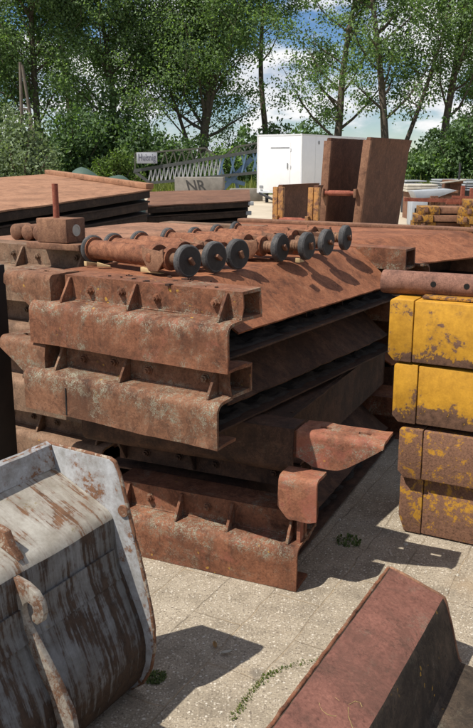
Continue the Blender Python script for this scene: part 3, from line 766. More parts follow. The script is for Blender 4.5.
# ------------------------------------------------------------------ red oxide trough lying on its side
tx, ty = Vector((.876, -.482, 0)), Vector((.482, .876, 0))
tr = empty('steel_trough', (.529, 2.50, 0), ang(tx), 'dull red bent steel trough lying upside down on the paving', 'trough')
path = [(.0, .02), (-.004, .10), (-.008, .28), (-.006, .294), (.004, .300), (.06, .283), (.12, .263), (.170, .247), (.188, .238), (.197, .222), (.222, .135), (.250, .03), (.262, .014), (.30, .010), (.42, .006), (.62, .004)]
def tr_part(pts, name, mat, y0=-1.5, y1=0., n=40):
    grid = [[(x, y0 + (y1 - y0) * i / n, z) for i in range(n + 1)] for x, z in pts]
    m = MB().sheet(grid, -.008); m.wobble(.003, 5, 3)
    return m.build(name, mat, tr, 30)
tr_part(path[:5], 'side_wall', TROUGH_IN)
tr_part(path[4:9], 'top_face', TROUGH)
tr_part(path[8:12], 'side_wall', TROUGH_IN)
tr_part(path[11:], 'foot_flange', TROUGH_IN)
er = MB(); pts = []
for k in range(61):
    y = -1.5 + 1.5 * k / 60; pts.append((-.006 + .003 * mnoise.noise(Vector((k * .9, 0, 0))), y, .297 + .003 * mnoise.noise(Vector((k * .7, 4, 0)))))
er.tube(pts, .0065, 8).build('edge_bead', RUST_FRONT, tr, 60)
pts = []
for a, b in zip(path[3:12], path[4:13]):
    for q in range(4): pts.append((a[0] + (b[0] - a[0]) * q / 4, 0.0, a[1] + (b[1] - a[1]) * q / 4 - .001))
MB().tube(pts, [.006 + .0015 * mnoise.noise(Vector(p) * 40) for p in pts], 8).build('edge_bead', RUST_STRIP, tr, 60)
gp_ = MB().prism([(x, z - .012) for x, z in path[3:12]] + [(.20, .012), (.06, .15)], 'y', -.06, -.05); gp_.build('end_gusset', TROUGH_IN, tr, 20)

CHALK = plain('yellow_chalk', (.30, .20, .085), .9, 0, .5, 60)
def squiggle(pts, r=.0016):
    m = MB(); f = []
    for a, b in zip(pts, pts[1:]):
        for q in range(5): f.append((a[0] + (b[0] - a[0]) * q / 5, a[1] + (b[1] - a[1]) * q / 5))
    f.append(pts[-1]); f = [Vector((x, y, .3 - (x - .004) * .308 - .0008)) for x, y in f]
    m.tube(f, [r * (.7 + .5 * mnoise.noise(p * 90)) for p in f], 5); return m.build('chalk_mark', CHALK, tr, 50)
squiggle([(.085 + .028 * math.cos(a) * (1 + .02 * a), -.74 + .035 * math.sin(a)) for a in [k * .4 for k in range(3, 15)]])
squiggle([(.12, -.70), (.128, -.675), (.14, -.67), (.150, -.68)]); squiggle([(.122, -.71), (.135, -.74), (.155, -.765), (.165, -.78)], .002)
# ------------------------------------------------------------------ weeds and litter on the paving
def blades(n, r, h, leaf=False):
    m = MB()
    for k in range(n):
        a, q = random.uniform(0, 6.28), r * math.sqrt(random.random()); x, y = q * math.cos(a), q * math.sin(a)
        b = random.uniform(0, 6.28); ln = h * random.uniform(.5, 1.2); wd = ln * (.5 if leaf else .10)
        dx, dy = math.cos(b), math.sin(b); out = random.uniform(.2, .9) * ln
        p0 = Vector((x, y, .0)); p1 = Vector((x + dx * out * .5, y + dy * out * .5, ln * .6)); p2 = Vector((x + dx * out, y + dy * out, ln * random.uniform(.4, .9)))
        s = Vector((-dy, dx, 0)) * wd / 2
        m.add([p0 - s * .4, p0 + s * .4, p1 + s, p1 - s, p2], [(0, 1, 2, 3), (3, 2, 4)])
    return m
o = blades(340, .038, .011, True).build('weed', LEAF_DKWEED, None, 0, 0, (-.269, 2.311, .0)); tag(o, 'small dark green weed in the shadow beside the bucket', 'weed')
o = blades(120, .06, .020, True).build('weed', LEAF_DKWEED, None, 0, 0, (.50, 3.29, 0)); tag(o, 'leafy weed in the shade beside the lowest panel', 'weed')
m = MB()
line = [(-.014, 2.10), (.02, 2.18), (.06, 2.259), (.10, 2.32), (.145, 2.355), (.21, 2.385), (.286, 2.409)]
for a, b in zip(line, line[1:]):
    for k in range(110):
        if random.random() > (.35 if a[0] > .12 else .85): continue
        t_ = random.random(); sub = blades(1, .004, .008, True)
        c = Vector((a[0] + (b[0] - a[0]) * t_ + random.gauss(0, .0065), a[1] + (b[1] - a[1]) * t_ + random.gauss(0, .0065), 0))
        m.add([Vector(p) + c for p in sub.v], sub.f)
tag(m.build('moss', LEAF_WEED, smooth=0), 'yellow green moss growing along a joint in the paving', 'moss', kind='stuff')
for i, (x, y, a) in enumerate([(-.076, 2.485, 100), (-.035, 2.44, 20)]):
    o = MB().sheet([[(-.02 + .04 * p / 4, (-.008 + .016 * q / 2) * math.sin(math.pi * (p + .4) / 4.8), .006 + .006 * (q - 1) ** 2) for p in range(5)] for q in range(3)], .0012, dirn=(0, 0, 1)).build('dry_leaf', LEAFDRY if i == 0 else PLANKS, None, 40, 0, (x, y, .001), R(a))
    tag(o, ['curled brown dry leaf in the bucket shadow', 'pale bleached leaf in the bucket shadow'][i], 'leaf', 'dry leaves on the paving')
m = MB()
for k in range(420):
    x, y = random.uniform(-.6, 1.2), random.uniform(1.9, 3.6); r = random.uniform(.0015, .0045) if random.random() < .93 else random.uniform(.005, .009)
    a = random.uniform(0, 6.28); n = 5
    ring = [(x + r * math.cos(a + q * 1.2566) * random.uniform(.7, 1.3), y + r * math.sin(a + q * 1.2566) * random.uniform(.7, 1.3)) for q in range(n)]
    m.add([(p[0], p[1], .0) for p in ring] + [(x + (p[0] - x) * .6, y + (p[1] - y) * .6, r * .7) for p in ring], [tuple(range(5, 10))] + [(q, (q + 1) % 5, (q + 1) % 5 + 5, q + 5) for q in range(5)])
tag(m.build('grit', PLANKS, smooth=0), 'loose pale grit and tiny stones scattered over the paving', 'grit', kind='stuff')

# ------------------------------------------------------------------ plate stacks further back
def plate_stack(corners, n, th, gap, name, labels, group, mt, me, end_cap=False, lip=True):
    a, b, c, d = [Vector(p) for p in corners]
    for i in range(n):
        z = -i * (th + gap); rnd = random.Random(i * 5 + n)
        sh = Vector((rnd.uniform(-.09, .05), rnd.uniform(-.05, .09), z)) if i else Vector((0, 0, 0))
        root = empty(name, (a + sh), 0, labels[i], 'steel plate', group)
        up = [p + sh - root.location for p in (a, b, c, d)]
        lo = [p - Vector((0, 0, th)) for p in up]
        ce = sum(up, Vector()) / 4
        m = MB().hexa(lo, [p - Vector((0, 0, .012)) for p in up]); m.build('edge_frame', me, root, 30, .01)
        nx = 16; grid = []
        for j in range(nx + 1):
            row = []
            for k in range(nx + 1):
                p = (up[0].lerp(up[1], k / nx)).lerp(up[3].lerp(up[2], k / nx), j / nx)
                p = p + (p - ce) * .012
                row.append(p + Vector((0, 0, .01 * mnoise.noise(p * 1.5))))
            grid.append(row)
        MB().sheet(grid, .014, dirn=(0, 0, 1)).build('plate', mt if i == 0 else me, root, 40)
        if lip and i == 0:
            m = MB().bar(up[1] + Vector((0, 0, .03)), up[2] + Vector((0, 0, .03)), .10, .06); m.build('raised_edge', mt, root, 30, .008)
        if end_cap:
            for p in (up[1],):
                MB().box(p.x - .02, p.x + .05, p.y - .02, p.y + .05, p.z - th * .75, p.z - th * .2).build('end_cap', GALV, root, 30, .004)
ord_ = ['topmost', 'second', 'third', 'fourth', 'fifth', 'sixth', 'seventh', 'eighth']
ls = [f'{"topmost sunlit" if i == 0 else ord_[i] + " dark edged"} broad plate {"of" if i == 0 else "from the top of"} the large plate stack under the trees' for i in range(6)]
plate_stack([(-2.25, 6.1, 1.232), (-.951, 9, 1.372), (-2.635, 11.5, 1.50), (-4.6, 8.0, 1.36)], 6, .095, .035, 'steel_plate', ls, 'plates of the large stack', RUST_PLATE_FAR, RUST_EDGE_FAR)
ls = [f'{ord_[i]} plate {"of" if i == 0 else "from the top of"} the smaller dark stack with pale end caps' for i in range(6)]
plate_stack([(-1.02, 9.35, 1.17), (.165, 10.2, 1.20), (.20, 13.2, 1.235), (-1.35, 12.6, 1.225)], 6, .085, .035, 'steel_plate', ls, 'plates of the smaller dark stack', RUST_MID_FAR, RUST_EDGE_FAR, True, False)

def mound(name, c, sx, sy, h, mat, label, cat, seed):
    m = MB(); grid = []
    for j in range(25):
        row = []
        for i in range(33):
            u, v = i / 16 - 1, j / 12 - 1
            e = max(0, 1 - abs(u) ** 2.6) * max(0, 1 - abs(v) ** 2.6)
            row.append((c[0] + u * sx, c[1] + v * sy, h * e ** .6 * (1 + .18 * mnoise.noise(Vector((u * 2.2, v * 2.2, seed)))) + (.03 * mnoise.noise(Vector((u * 9, v * 9, seed))) if e > 0 else 0)))
        grid.append(row)
    m.sheet(grid, .01, dirn=(0, 0, 1)); return tag(m.build(name, mat, None, 70), label, cat)
mound('tarp_cover', (-4.9, 13.8), 1.9, 1.1, 1.36, TARP, 'green tarpaulin over goods behind the left end of the big plate stack', 'tarpaulin', 1)
mound('tarp_cover', (-2.55, 14.5), 1.15, 1.1, 1.44, TARP, 'green tarpaulin hump behind the corner of the big plate stack', 'tarpaulin', 2)

# ------------------------------------------------------------------ standing trench boxes
def trench_box(name, loc, rz, L, H, wd, lean, mats, label, strut_z, posts=False):
    root = empty(name, loc, rz, label, 'trench box')
    face, strip = mats
    for sidx, x in enumerate((0., wd)):
        kx = lean[sidx]; LL = L[sidx] if isinstance(L, tuple) else L
        grid = [[(x + kx * z / H + (.05 * max(0, (z / H - .9) / .1) if True else 0), y, z) for y in [LL * q / 14 for q in range(15)]] for z in [H * q / 16 for q in range(17)]]
        m = MB().sheet(grid, .09, dirn=(1, 0, 0)); m.wobble(.006, 1.6, sidx); pn = m.build('side_panel', face, root, 30)
        sf = MB()
        for dx, w_ in ((-.10, .06), (.02, .05)) if posts else ((-.085, .17),):
            b0 = Vector((x + dx, -.04, 0)); b1 = Vector((x + dx + kx * .97, -.04, H * .97)); sf.bar(b0 + Vector((w_ / 2, 0, 0)), b1 + Vector((w_ / 2, 0, 0)), .10 if posts else w_, .08, (0, 1, 0))
        sf.build('edge_post', strip, pn, 30, .006)
    for z in strut_z:
        xa, xb = lean[0] * z / H + .0, wd + lean[1] * z / H - .09
        st = MB().tube([(xa, -.10, z), (xa + .12, -.10, z), (xa + .14, -.10, z), (xb - .14, -.10, z), (xb - .12, -.10, z), (xb, -.10, z)], [.045, .045, .06, .06, .045, .045], 14)
        st.build('spreader_strut', RED_STRUT, root, 40)
        for xx in (xa, xb): MB().box(xx - .03, xx + .03, -.18, -.03, z - .09, z + .09).build('strut_bracket', strip, root, 30, .006)
trench_box('trench_box', (1.90, 18, 0), R(-30), 2.75, 2.18, .80, (.12, .22), (RUST_BROWN, RUST_STRIP), 'tall leaning brown trench box standing open ended in front of the white cabin', (1.02,))
trench_box('trench_box', (.80, 15.2, 0), R(-30), (1.65, .22), 1.26, .72, (.02, .02), (RUST_BROWN, ORANGE_POST), 'low trench box with orange rusted posts beside the tall one', (.62,), True)

# ------------------------------------------------------------------ white site cabin
cb_ = empty('site_cabin', (2.67, 34, 0), ang((-.84, .54)), 'white box shaped site cabin on wheels with a door and a vent slot', 'cabin')
# local x runs along the front to the left, local y is towards the viewer -> body behind is -y
CW, CL, Z0, Z1 = 2.1, 6.4, .42, 2.80
MB().box(0, CW, -CL, 0, Z0, Z1).build('body', WHITE, cb_, 30, .02)
m = MB()
for x in (0, CW):
    m.box(x - .03, x + .03, -.03, .012, Z0, Z1 + .01)
m.box(-.03, CW + .03, -.02, .014, Z1 - .05, Z1 + .012); m.box(-.03, CW + .03, -.02, .014, Z0 - .01, Z0 + .07)
m.box(-.012, .02, -CL, -.03, Z1 - .05, Z1 + .012); m.box(-.012, .02, -CL, -.03, Z0 - .01, Z0 + .07)
m.build('trim', TRIM, cb_, 30)
for y in (-1.25, -2.5, -3.75, -5.0): MB().box(-.006, .002, y - .012, y + .012, Z0 + .07, Z1 - .05).build('panel_seam', TRIM, cb_, 0)
for z in (.75, 1.5, 2.2): MB().box(.49, .53, .012, .03, z - .06, z + .06).build('hinge', TRIM, cb_, 0)
dr = MB().box(.52, 1.50, .001, .012, Z0 + .09, Z1 - .30).build('door', WHITE, cb_, 30, .004)
MB().box(.62, .66, .013, .05, 1.42, 1.66).build('handle', GREYLINE, dr, 30, .005)
MB().box(.56, 1.46, .013, .02, 2.24, 2.29).build('vent_slot', GREYLINE, dr, 0)
m = MB().box(1.82, 2.0, .013, .02, .62, .72); m.box(1.84, 1.95, .013, .02, .5, .56); m.build('socket_plate', GREYLINE, cb_, 0)
MB().box(-.02, -.013, -1.6, -1.48, 2.42, 2.56).build('side_vent', GREYLINE, cb_, 0)
m = MB().bar((CW * .2, .9, .30), (CW * .5, .0, Z0), .08); m.bar((CW * .95, .0, Z0 - .02), (CW * .35, .75, .12), .08); m.bar((CW * .35, .75, .12), (CW * .35, .75, .0), .07); m.build('drawbar', BLACKM, cb_, 30)
for x in (.12, CW - .12):
    wv = MB().lathe_x([(x - .1, .2), (x - .1, .31), (x + .1, .31), (x + .1, .2)], 24, (0, -3.2, .31)); wv.build('wheel', BLACKM, cb_, 35)
for y in (-.5, -CL + .5):
    MB().box(.12, .22, y - .05, y + .05, 0, Z0).build('leg', BLACKM, cb_, 0); MB().box(CW - .22, CW - .12, y - .05, y + .05, 0, Z0).build('leg', BLACKM, cb_, 0)

def text_mesh(o):
    dg = bpy.context.evaluated_depsgraph_get(); dg.update()
    me = bpy.data.meshes.new_from_object(o.evaluated_get(dg)); n = bpy.data.objects.new('writing', me); COL.objects.link(n)
    n.parent = o.parent; n.location = o.location; n.rotation_euler = o.rotation_euler; n.scale = o.scale
    bpy.data.objects.remove(o); n.name = 'lettering'; return n
# ------------------------------------------------------------------ crane boom lying in the yard
Yc = 38.
def P(u, v, dy=0): q = at(u, v, Yc + dy); return q
cr_ = empty('crane_boom', P(200, 195) * Vector((1, 1, 0)) if False else Vector((P(200, 195).x, Yc, 0)), 0, 'lattice crane boom with pale diagonals and a blue end lying before the trees', 'crane boom')
off = -cr_.location
def chord(u0, v0, u1, v1, w_, dy): return P(u0, v0, dy) + off, P(u1, v1, dy) + off
m = MB()
for dy in (0, 1.1):
    a, b = chord(134, 171, 262, 150, .1, dy); m.bar(a, b, .15); a, b = chord(150, 183, 262, 172, .1, dy); m.bar(a, b, .13)
    a, b = chord(134, 171, 150, 183, .1, dy); m.bar(a, b, .13)
m.build('chords', DARKSTEEL, cr_, 0)
m = MB(); n = 17
for k in range(n):
    u = 148 + (222 - 148) * k / n; f = (u - 134) / 128
    vt = 171 - 21 * f; vb = 183 - 11 * (u - 150) / 112
    for dy in (0, 1.1):
        m.bar(P(u + 3.4, vt, dy) + off, P(u, vb, dy) + off, .085, .06); m.bar(P(u + 3.4, vt, dy) + off, P(u + 4.35, vb, dy) + off, .05, .04)
    m.bar(P(u, vb, 0) + off, P(u, vb, 1.1) + off, .06)
m.build('lattice_bars', GALV, cr_, 0)
m = MB()
for k in range(0, 8, 2):
    u = 219 + 5.6 * k; f = (u - 134) / 128; vt = 171 - 21 * f; vb = 183 - 11 * (u - 150) / 112
    m.bar(P(u + 5, vt, 0) + off, P(u, vb, 0) + off, .12, .08); m.bar(P(u, vt, 1.1) + off, P(u + 5, vb, 1.1) + off, .12, .08)
m.bar(P(222, 190, .2) + off, P(252, 158, .2) + off, .22); m.bar(P(222, 178, .2) + off, P(245, 184, .2) + off, .18); m.bar(P(234, 172, .3) + off, P(238, 190, .3) + off, .16)
m.build('blue_end_frame', BLUE, cr_, 0)
m = MB()
def rl_(a, b, dy=0, w_=.06): m.bar(P(*a, dy) + off, P(*b, dy) + off, w_)
for dy in (0., 1.1):
    rl_((135, 153.5), (205, 148), dy, .08); rl_((205, 148), (219, 158), dy, .07); rl_((135, 153.5), (135, 171), dy)
    rl_((226, 155), (236, 147), dy, .07); rl_((236, 147), (262, 142), dy, .08)
    for k in range(6):
        u = 160 + 8.5 * k; rl_((u, 168 - (u - 160) * .165), (u + 5, 151.5 - (u - 160) * .08), dy, .05); rl_((u + 5, 151.5 - (u - 160) * .08), (u + 8.5, 166.5 - (u - 160) * .165), dy, .05)
    for k in range(3):
        u = 234 + 9 * k; rl_((u, 155 - k), (u + 5, 146 - k), dy, .05); rl_((u + 5, 146 - k), (u + 9, 154 - k * 1.2), dy, .05)
m.build('walkway_rail', OLIVE, cr_, 0)
sg = empty('name_board', Vector((P(146, 157).x, Yc - .16, 0)), 0, 'pale board with worn dark lettering fixed to the boom end', 'sign')
o_ = -sg.location
a, b = P(136.5, 152.5, -.16) + o_, P(157.5, 163.5, -.16) + o_
MB().box(a.x, b.x, -.03, .0, b.z, a.z).build('board', SIGNW, sg, 30, .01)
tcv = bpy.data.curves.new('lettering', 'FONT'); tcv.body = 'Huisnig'; tcv.size = .44; tcv.extrude = .004; tcv.align_x = 'CENTER'; tcv.align_y = 'CENTER'; tcv.materials.append(INK)
to = bpy.data.objects.new('lettering', tcv); COL.objects.link(to); to.parent = sg; to.location = ((a.x + b.x) / 2, -.037, (a.z + b.z) / 2 + .02); to.rotation_euler = (R(90), 0, 0); to.scale = (.62, 1, 1); text_mesh(to)
bb = empty('concrete_block', Vector((P(203, 185).x, 35, 0)), R(-4), 'pale concrete block with black sprayed letters under the crane boom', 'concrete block')
q0, q1 = at(178, 177, 35), at(226, 177, 35); wdt = q1.x - q0.x
MB().prism([(-wdt / 2, 0), (wdt / 2 - .12, 0), (wdt / 2 - .12, .45), (wdt / 2, .6), (wdt / 2, q0.z), (-wdt / 2, q0.z)], 'y', -.5, .5).build('block', CONCRETE, bb, 30, .02)
tcv = bpy.data.curves.new('lettering', 'FONT'); tcv.body = 'NR'; tcv.size = .62; tcv.extrude = .003; tcv.offset = .008; tcv.align_x = 'CENTER'; tcv.align_y = 'CENTER'; tcv.shear = -.3; tcv.materials.append(GRAFF)
to = bpy.data.objects.new('lettering', tcv); COL.objects.link(to); to.parent = bb; to.location = (-.06, -.506, .70); to.rotation_euler = (R(90), 0, 0); to.scale = (.95, 1.05, 1); text_mesh(to)
# low grey block right of the boom
MBk = MB().box(0, 1.4, 0, .8, 0, .55).build('concrete_block', CONCRETE, None, 30, .02, (at(245, 190, 36).x - .6, 36, 0), R(6))
tag(MBk, 'low pale concrete block beside the white cabin', 'concrete block')

# ------------------------------------------------------------------ brown and yellow pile, clutter at the right
pl = [(2.78, 12.9, 0, 1.0), (4.35, 12.6, 0, 2.6)]
k = 0
for layer in range(9):
    z = .002 + .122 * layer
    for cx, cy in ((2.82 + (.10 if layer % 2 else 0) - (.05 if layer == 5 else 0), 13.0), (3.42 + .06 * (layer % 3), 12.55)):
        if cx < 3.3 and layer > 7: continue
        root = empty('shoring_beam', (cx, cy, z), R(-8 + 5 * math.sin(layer * 2.3 + cx)), '%s beam %s of the brown and yellow pile' % (['lowest', 'second lowest', 'third lowest', 'fourth from ground', 'fifth from ground', 'sixth from ground', 'third from top', 'second from top', 'topmost'][layer], 'with its yellow end beside the leaning plate' if cx < 3.3 else 'in the row ending farther right'), 'steel beam', 'beams of the brown and yellow pile')
        MB().box(.32, 2.4, .0, .5, .012, .112).build('body', RUST_STRIP, root, 30, .004)
        MB().box(0, .32, -.02, .52, .0, .118).build('end_cap', YEL_FAR, root, 30, .004)
        MB().box(.08, .14, -.05, .3, .03, .11).build('tie', RUST_STRIP, root, 30, .006)
def thing(name, mb, mat, label, cat, bevel=.01): return tag(mb.build(name, mat, None, 30, bevel), label, cat)
a = at(400, 204, 20)
rk = empty('steel_rack', (0, 0, 0), 0, 'orange brown rack of posts and rails behind the yellow pile', 'rack')
m = MB()
for u in (432.5, 436.5): q = at(u, 190, 21); m.bar((q.x, 21, 0), (q.x, 21, at(u, 196, 21).z), .09)
m.build('post', RUST_STRIP, rk, 30)
m = MB()
for u, v in ((463, 186), (472, 188), (481, 186)): q = at(u, v, 21); m.bar((q.x, 21, 0), (q.x, 21, q.z), .09)
m.build('post', RED_STRUT, rk, 30)
m = MB(); m.bar(at(404, 199.5, 20.9), at(466, 201, 20.9), .09); m.bar(at(452, 197, 20.9), at(490, 198.5, 20.9), .07); m.bar(at(446, 203, 21.1), at(490, 203, 21.1), .06); m.build('rail', RED_STRUT, rk, 30)
def gbox(name, u0, u1, vt, Y, dep, mat, label, cat, rz=0, parts=None):
    a, b = at(u0, vt, Y), at(u1, vt, Y); w_ = b.x - a.x
    root = empty(name, (a.x, Y, 0), R(rz), label, cat)
    return root, w_, a.z
rt, w_, z_ = gbox('steel_bin', 440, 457, 190, 24, 1.0, RUST_BROWN, 'dark brown steel bin behind the orange rack', 'bin')
m = MB()
for x0, x1, y0, y1 in ((0, w_, 0, .05), (0, w_, .95, 1), (0, .05, .05, .95), (w_ - .05, w_, .05, .95)): m.box(x0, x1, y0, y1, .05, z_)
m.box(0, w_, 0, 1, 0, .05); m.build('walls', RUST_BROWN, rt, 0)
m = MB().box(-.03, w_ + .03, -.03, 0, z_ - .08, z_); m.build('rim', RUST_STRIP, rt, 0)
rt, w_, z_ = gbox('steel_bin', 450, 462, 180, 25, 1.0, RUST_BROWN, 'taller brown steel bin leaning boards against the rack', 'bin')
rt['label'] = 'taller brown steel bin carrying a pale slanting board'
m = MB().box(0, w_, 0, 1, 0, z_); m.build('walls', RUST_BROWN, rt, 30, .02); MB().box(-.03, w_ + .03, -.04, 0, z_ - .1, z_ - .02).build('rim', RUST_STRIP, rt, 0)
bd = MB().bar(at(441, 181.5, 24.6) , at(464, 178.5, 24.6), .05, .05); bd = thing('board', MB().hexa([at(440, 184, 24.7), at(466, 180.5, 24.7), at(466, 180.5, 25.6), at(440, 184, 25.6)], [p + Vector((0, 0, .05)) for p in (at(440, 184, 24.7), at(466, 180.5, 24.7), at(466, 180.5, 25.6), at(440, 184, 25.6))]), PLANKS, 'pale board slanting across the taller brown bin', 'board')
# white trough on trestles
wt = empty('white_trough', (0, 0, 0), 0, 'long white sheet metal trough raised on legs behind the pile', 'trough')
a, b = at(412, 191, 23), at(455, 191, 23)
m = MB().prism([(a.x, a.z), (a.x + .1, a.z - .2), (b.x - .5, a.z - .16), (b.x, a.z + .02), (b.x - .2, a.z + .06)], 'y', 22.8, 23.6); m.build('body', GREYSHEET, wt, 30, .01)
for x in (a.x + .2, b.x - .3):
    for y in (22.9, 23.5): MB().bar((x, y, 0), (x, y, a.z - .16), .06).build('leg', RUST_STRIP, wt, 30)
# pale planks above it
pk = empty('plank_stack', (0, 0, 0), 0, 'flat stack of pale planks on bearers left of the brown bins', 'planks')
a, b = at(407, 188.5, 24.5), at(438, 187.5, 24.5)
m = MB()
for k in range(3): m.box(a.x, b.x, 24.5, 25.5, a.z - .10 + .075 * k, a.z - .035 + .075 * k)
m.build('planks', PLANKS, pk, 30, .006)
m = MB()
for x in (a.x + .1, b.x - .2): m.box(x, x + .1, 24.5, 25.5, 0, a.z - .10)
m.build('bearer', RUST_STRIP, pk, 30)
# white crate with dark windows
ct = empty('white_crate', (at(412, 202, 22).x, 22, 0), 0, 'small white crate with two dark openings beside the leaning plate', 'crate')
w_ = at(428, 202, 22).x - at(412, 202, 22).x; z_ = at(412, 201.5, 22).z
MB().box(0, w_, 0, .6, 0, z_).build('body', GREYSHEET, ct, 30, .02)
for x in (.08, w_ * .5 + .03): MB().box(x, x + w_ * .36, -.012, -.002, z_ * .45, z_ * .72).build('opening', HOLE, ct, 0)
for i, (u0, u1, v, Y) in enumerate(((405, 427, 179.5, 27), (440, 474, 178.5, 28), (466, 500, 181, 26.5))):
    a, b = at(u0, v, Y), at(u1, v, Y)
    root = empty('sheet_pile', (a.x, Y, 0), R(3), ['grey metal sheets piled at the meadow edge beside the leaning plate', 'grey metal sheets piled behind the brown bins', 'grey metal sheets piled at the far right behind the rack'][i], 'metal sheets', 'piles of grey sheets')
    L = b.x - a.x
    m = MB()
    for k in range(4): m.box(.05 * (k % 2), L - .07 * (k % 3), 0, 1.2, a.z - .30 + .075 * k, a.z - .26 + .075 * k)
    m.build('sheets', GREYSHEET, root, 0)
    m = MB()
    for x in (.2, L - .3): m.box(x, x + .12, .05, 1.15, 0, a.z - .30)
    m.build('bearer', BLACKM, root, 0)
pq = empty('marker_pole', (at(466.5, 185, 25.5).x, 26.4, 0), 0, 'thin dark pole standing among the clutter near the right edge', 'pole')
MB().tube([(0, 0, 0), (0, 0, at(466, 163, 26.4).z)], .035, 8).build('pole', BLACKM, pq, 40); MB().box(-.12, .12, -.12, .12, 0, .03).build('foot', BLACKM, pq, 0)

# ------------------------------------------------------------------ trees
rng = np.random.default_rng(11)
def leaf_mesh(pts, size, name, mat, parent, flat=.0, thin=.62):
    """pts (n,3): one leaf-shaped folded face pair at each point"""
    n = len(pts)
    nrm = rng.normal(size=(n, 3)); nrm[:, 2] += flat; nrm /= np.linalg.norm(nrm, axis=1)[:, None]
    tan = rng.normal(size=(n, 3)); tan -= (tan * nrm).sum(1)[:, None] * nrm; tan /= np.linalg.norm(tan, axis=1)[:, None]
    bit = np.cross(nrm, tan)
    s = size * rng.uniform(.6, 1.35, n)[:, None]
    v = np.empty((n, 4, 3))
    fold = nrm * s * .22
    v[:, 0] = pts - tan * s * .5; v[:, 1] = pts + bit * s * .5 * thin + fold; v[:, 2] = pts + tan * s * .5; v[:, 3] = pts - bit * s * .5 * thin + fold
    me = bpy.data.meshes.new(name); me.vertices.add(n * 4); me.vertices.foreach_set('co', v.reshape(-1))
    idx = np.arange(n)[:, None] * 4 + np.array([[0, 1, 2, 0, 2, 3]])
    me.loops.add(n * 6); me.loops.foreach_set('vertex_index', idx.reshape(-1).astype(np.int32))
    me.polygons.add(n * 2); me.polygons.foreach_set('loop_start', np.arange(n * 2, dtype=np.int32) * 3)
    me.update(calc_edges=True); me.validate()
    me.materials.append(mat); o = bpy.data.objects.new(name, me); COL.objects.link(o); o.parent = parent
    return o

def curve(p0, d, L, n, up=.0, wob=.08, rr=None):
    pts = [Vector(p0)]; d = Vector(d).normalized()
    for k in range(n):
        d = (d + Vector((rr.gauss(0, wob), rr.gauss(0, wob), rr.gauss(0, wob * .6) + up))).normalized()
        pts.append(pts[-1] + d * (L / n))
    return pts

def tree(u, Y, h, label, seed, lean=(0, 0), fork=None, crown_r=4.2, base=3.0, nleaf=15000, lsize=.195, r0=.32, mat=LEAF_POPLAR, stems=None, limbs=34, bias=0., name='poplar_tree', cat='tree', group='trees along the meadow', tr=1.):
    rr = random.Random(seed); x = at(u, 180, Y).x
    root = empty(name, (x, Y, -.01), 0, label, cat, group)
    tm = MB(); tips = []
    stems = stems or [((lean[0], lean[1], 1), 0.0, 1.0)]
    for d, z0, sc in stems:
        n = 12; hh = (h - z0) * sc
        start = Vector((d[0] * 0, 0, z0)) if z0 == 0 else main[min(len(main) - 1, int(z0 / h * 12))].copy()
        dv = Vector(d).normalized()
        pts = curve(start, dv, hh * .95, n, .035, .035, rr)
        if z0 == 0: main = pts
        rs = [(.82 * r0 * (.75 if z0 else 1) * sc) * (1 - .93 * (k / n)) ** .8 * tr + .02 for k in range(n + 1)]
        if z0 == 0: rs[0] *= 1.35
        tm.tube(pts, rs, 9)
        nl = int(limbs * sc)
        for k in range(nl):
            f = (base / hh) + (1 - base / hh) * ((k + rr.random()) / nl) ** .9; f = min(f, .98)
            i = min(n - 1, int(f * n)); p = pts[i].lerp(pts[i + 1], f * n - i)
            a = rr.uniform(0, 6.283); spread = crown_r * (1.05 - .62 * f) * rr.uniform(.65, 1.15)
            el = rr.uniform(.25, .95)
            dv = Vector((math.cos(a) + bias, math.sin(a), el))
            b = curve(p, dv, spread * 1.25, 5, .09, .14, rr)
            tm.tube(b, [max(.012, rs[i] * .42 * (1 - q / 5.6)) for q in range(6)], 5)
            for q in range(2, 6):
                tips.append((b[q], .55 + .12 * q, spread))
                for s_ in range(2):
                    e = curve(b[q], Vector((rr.gauss(0, 1), rr.gauss(0, 1), rr.gauss(.15, .6))), spread * rr.uniform(.25, .5), 3, .03, .2, rr)
                    if s_ == 0: tm.tube(e, [.016, .012, .01, .006], 3)
                    tips += [(e[2], .8, spread), (e[3], .8, spread)]
        tips.append((pts[-1], 1, 2)); tips.append((pts[-2], 1, 2))
    tm.build('trunk', BARK, root, 60)
    c = np.array([tuple(t_[0]) for t_ in tips]); wgt = np.array([t_[1] for t_ in tips]) * rng.gamma(1.2, 1, len(tips)); wgt /= wgt.sum()
    cnt = rng.multinomial(int(nleaf * 1.6), wgt)
    P_ = np.repeat(c, cnt, 0)
    sig = np.repeat(np.array([.27 + .075 * t_[2] ** .8 for t_ in tips]), cnt)[:, None]
    P_ = P_ + rng.normal(size=P_.shape) * sig * np.array([1, 1, .8]) * .85
    P_[:, 2] = np.maximum(P_[:, 2], .2)
    leaf_mesh(P_, lsize, 'crown', mat, root)
    return root

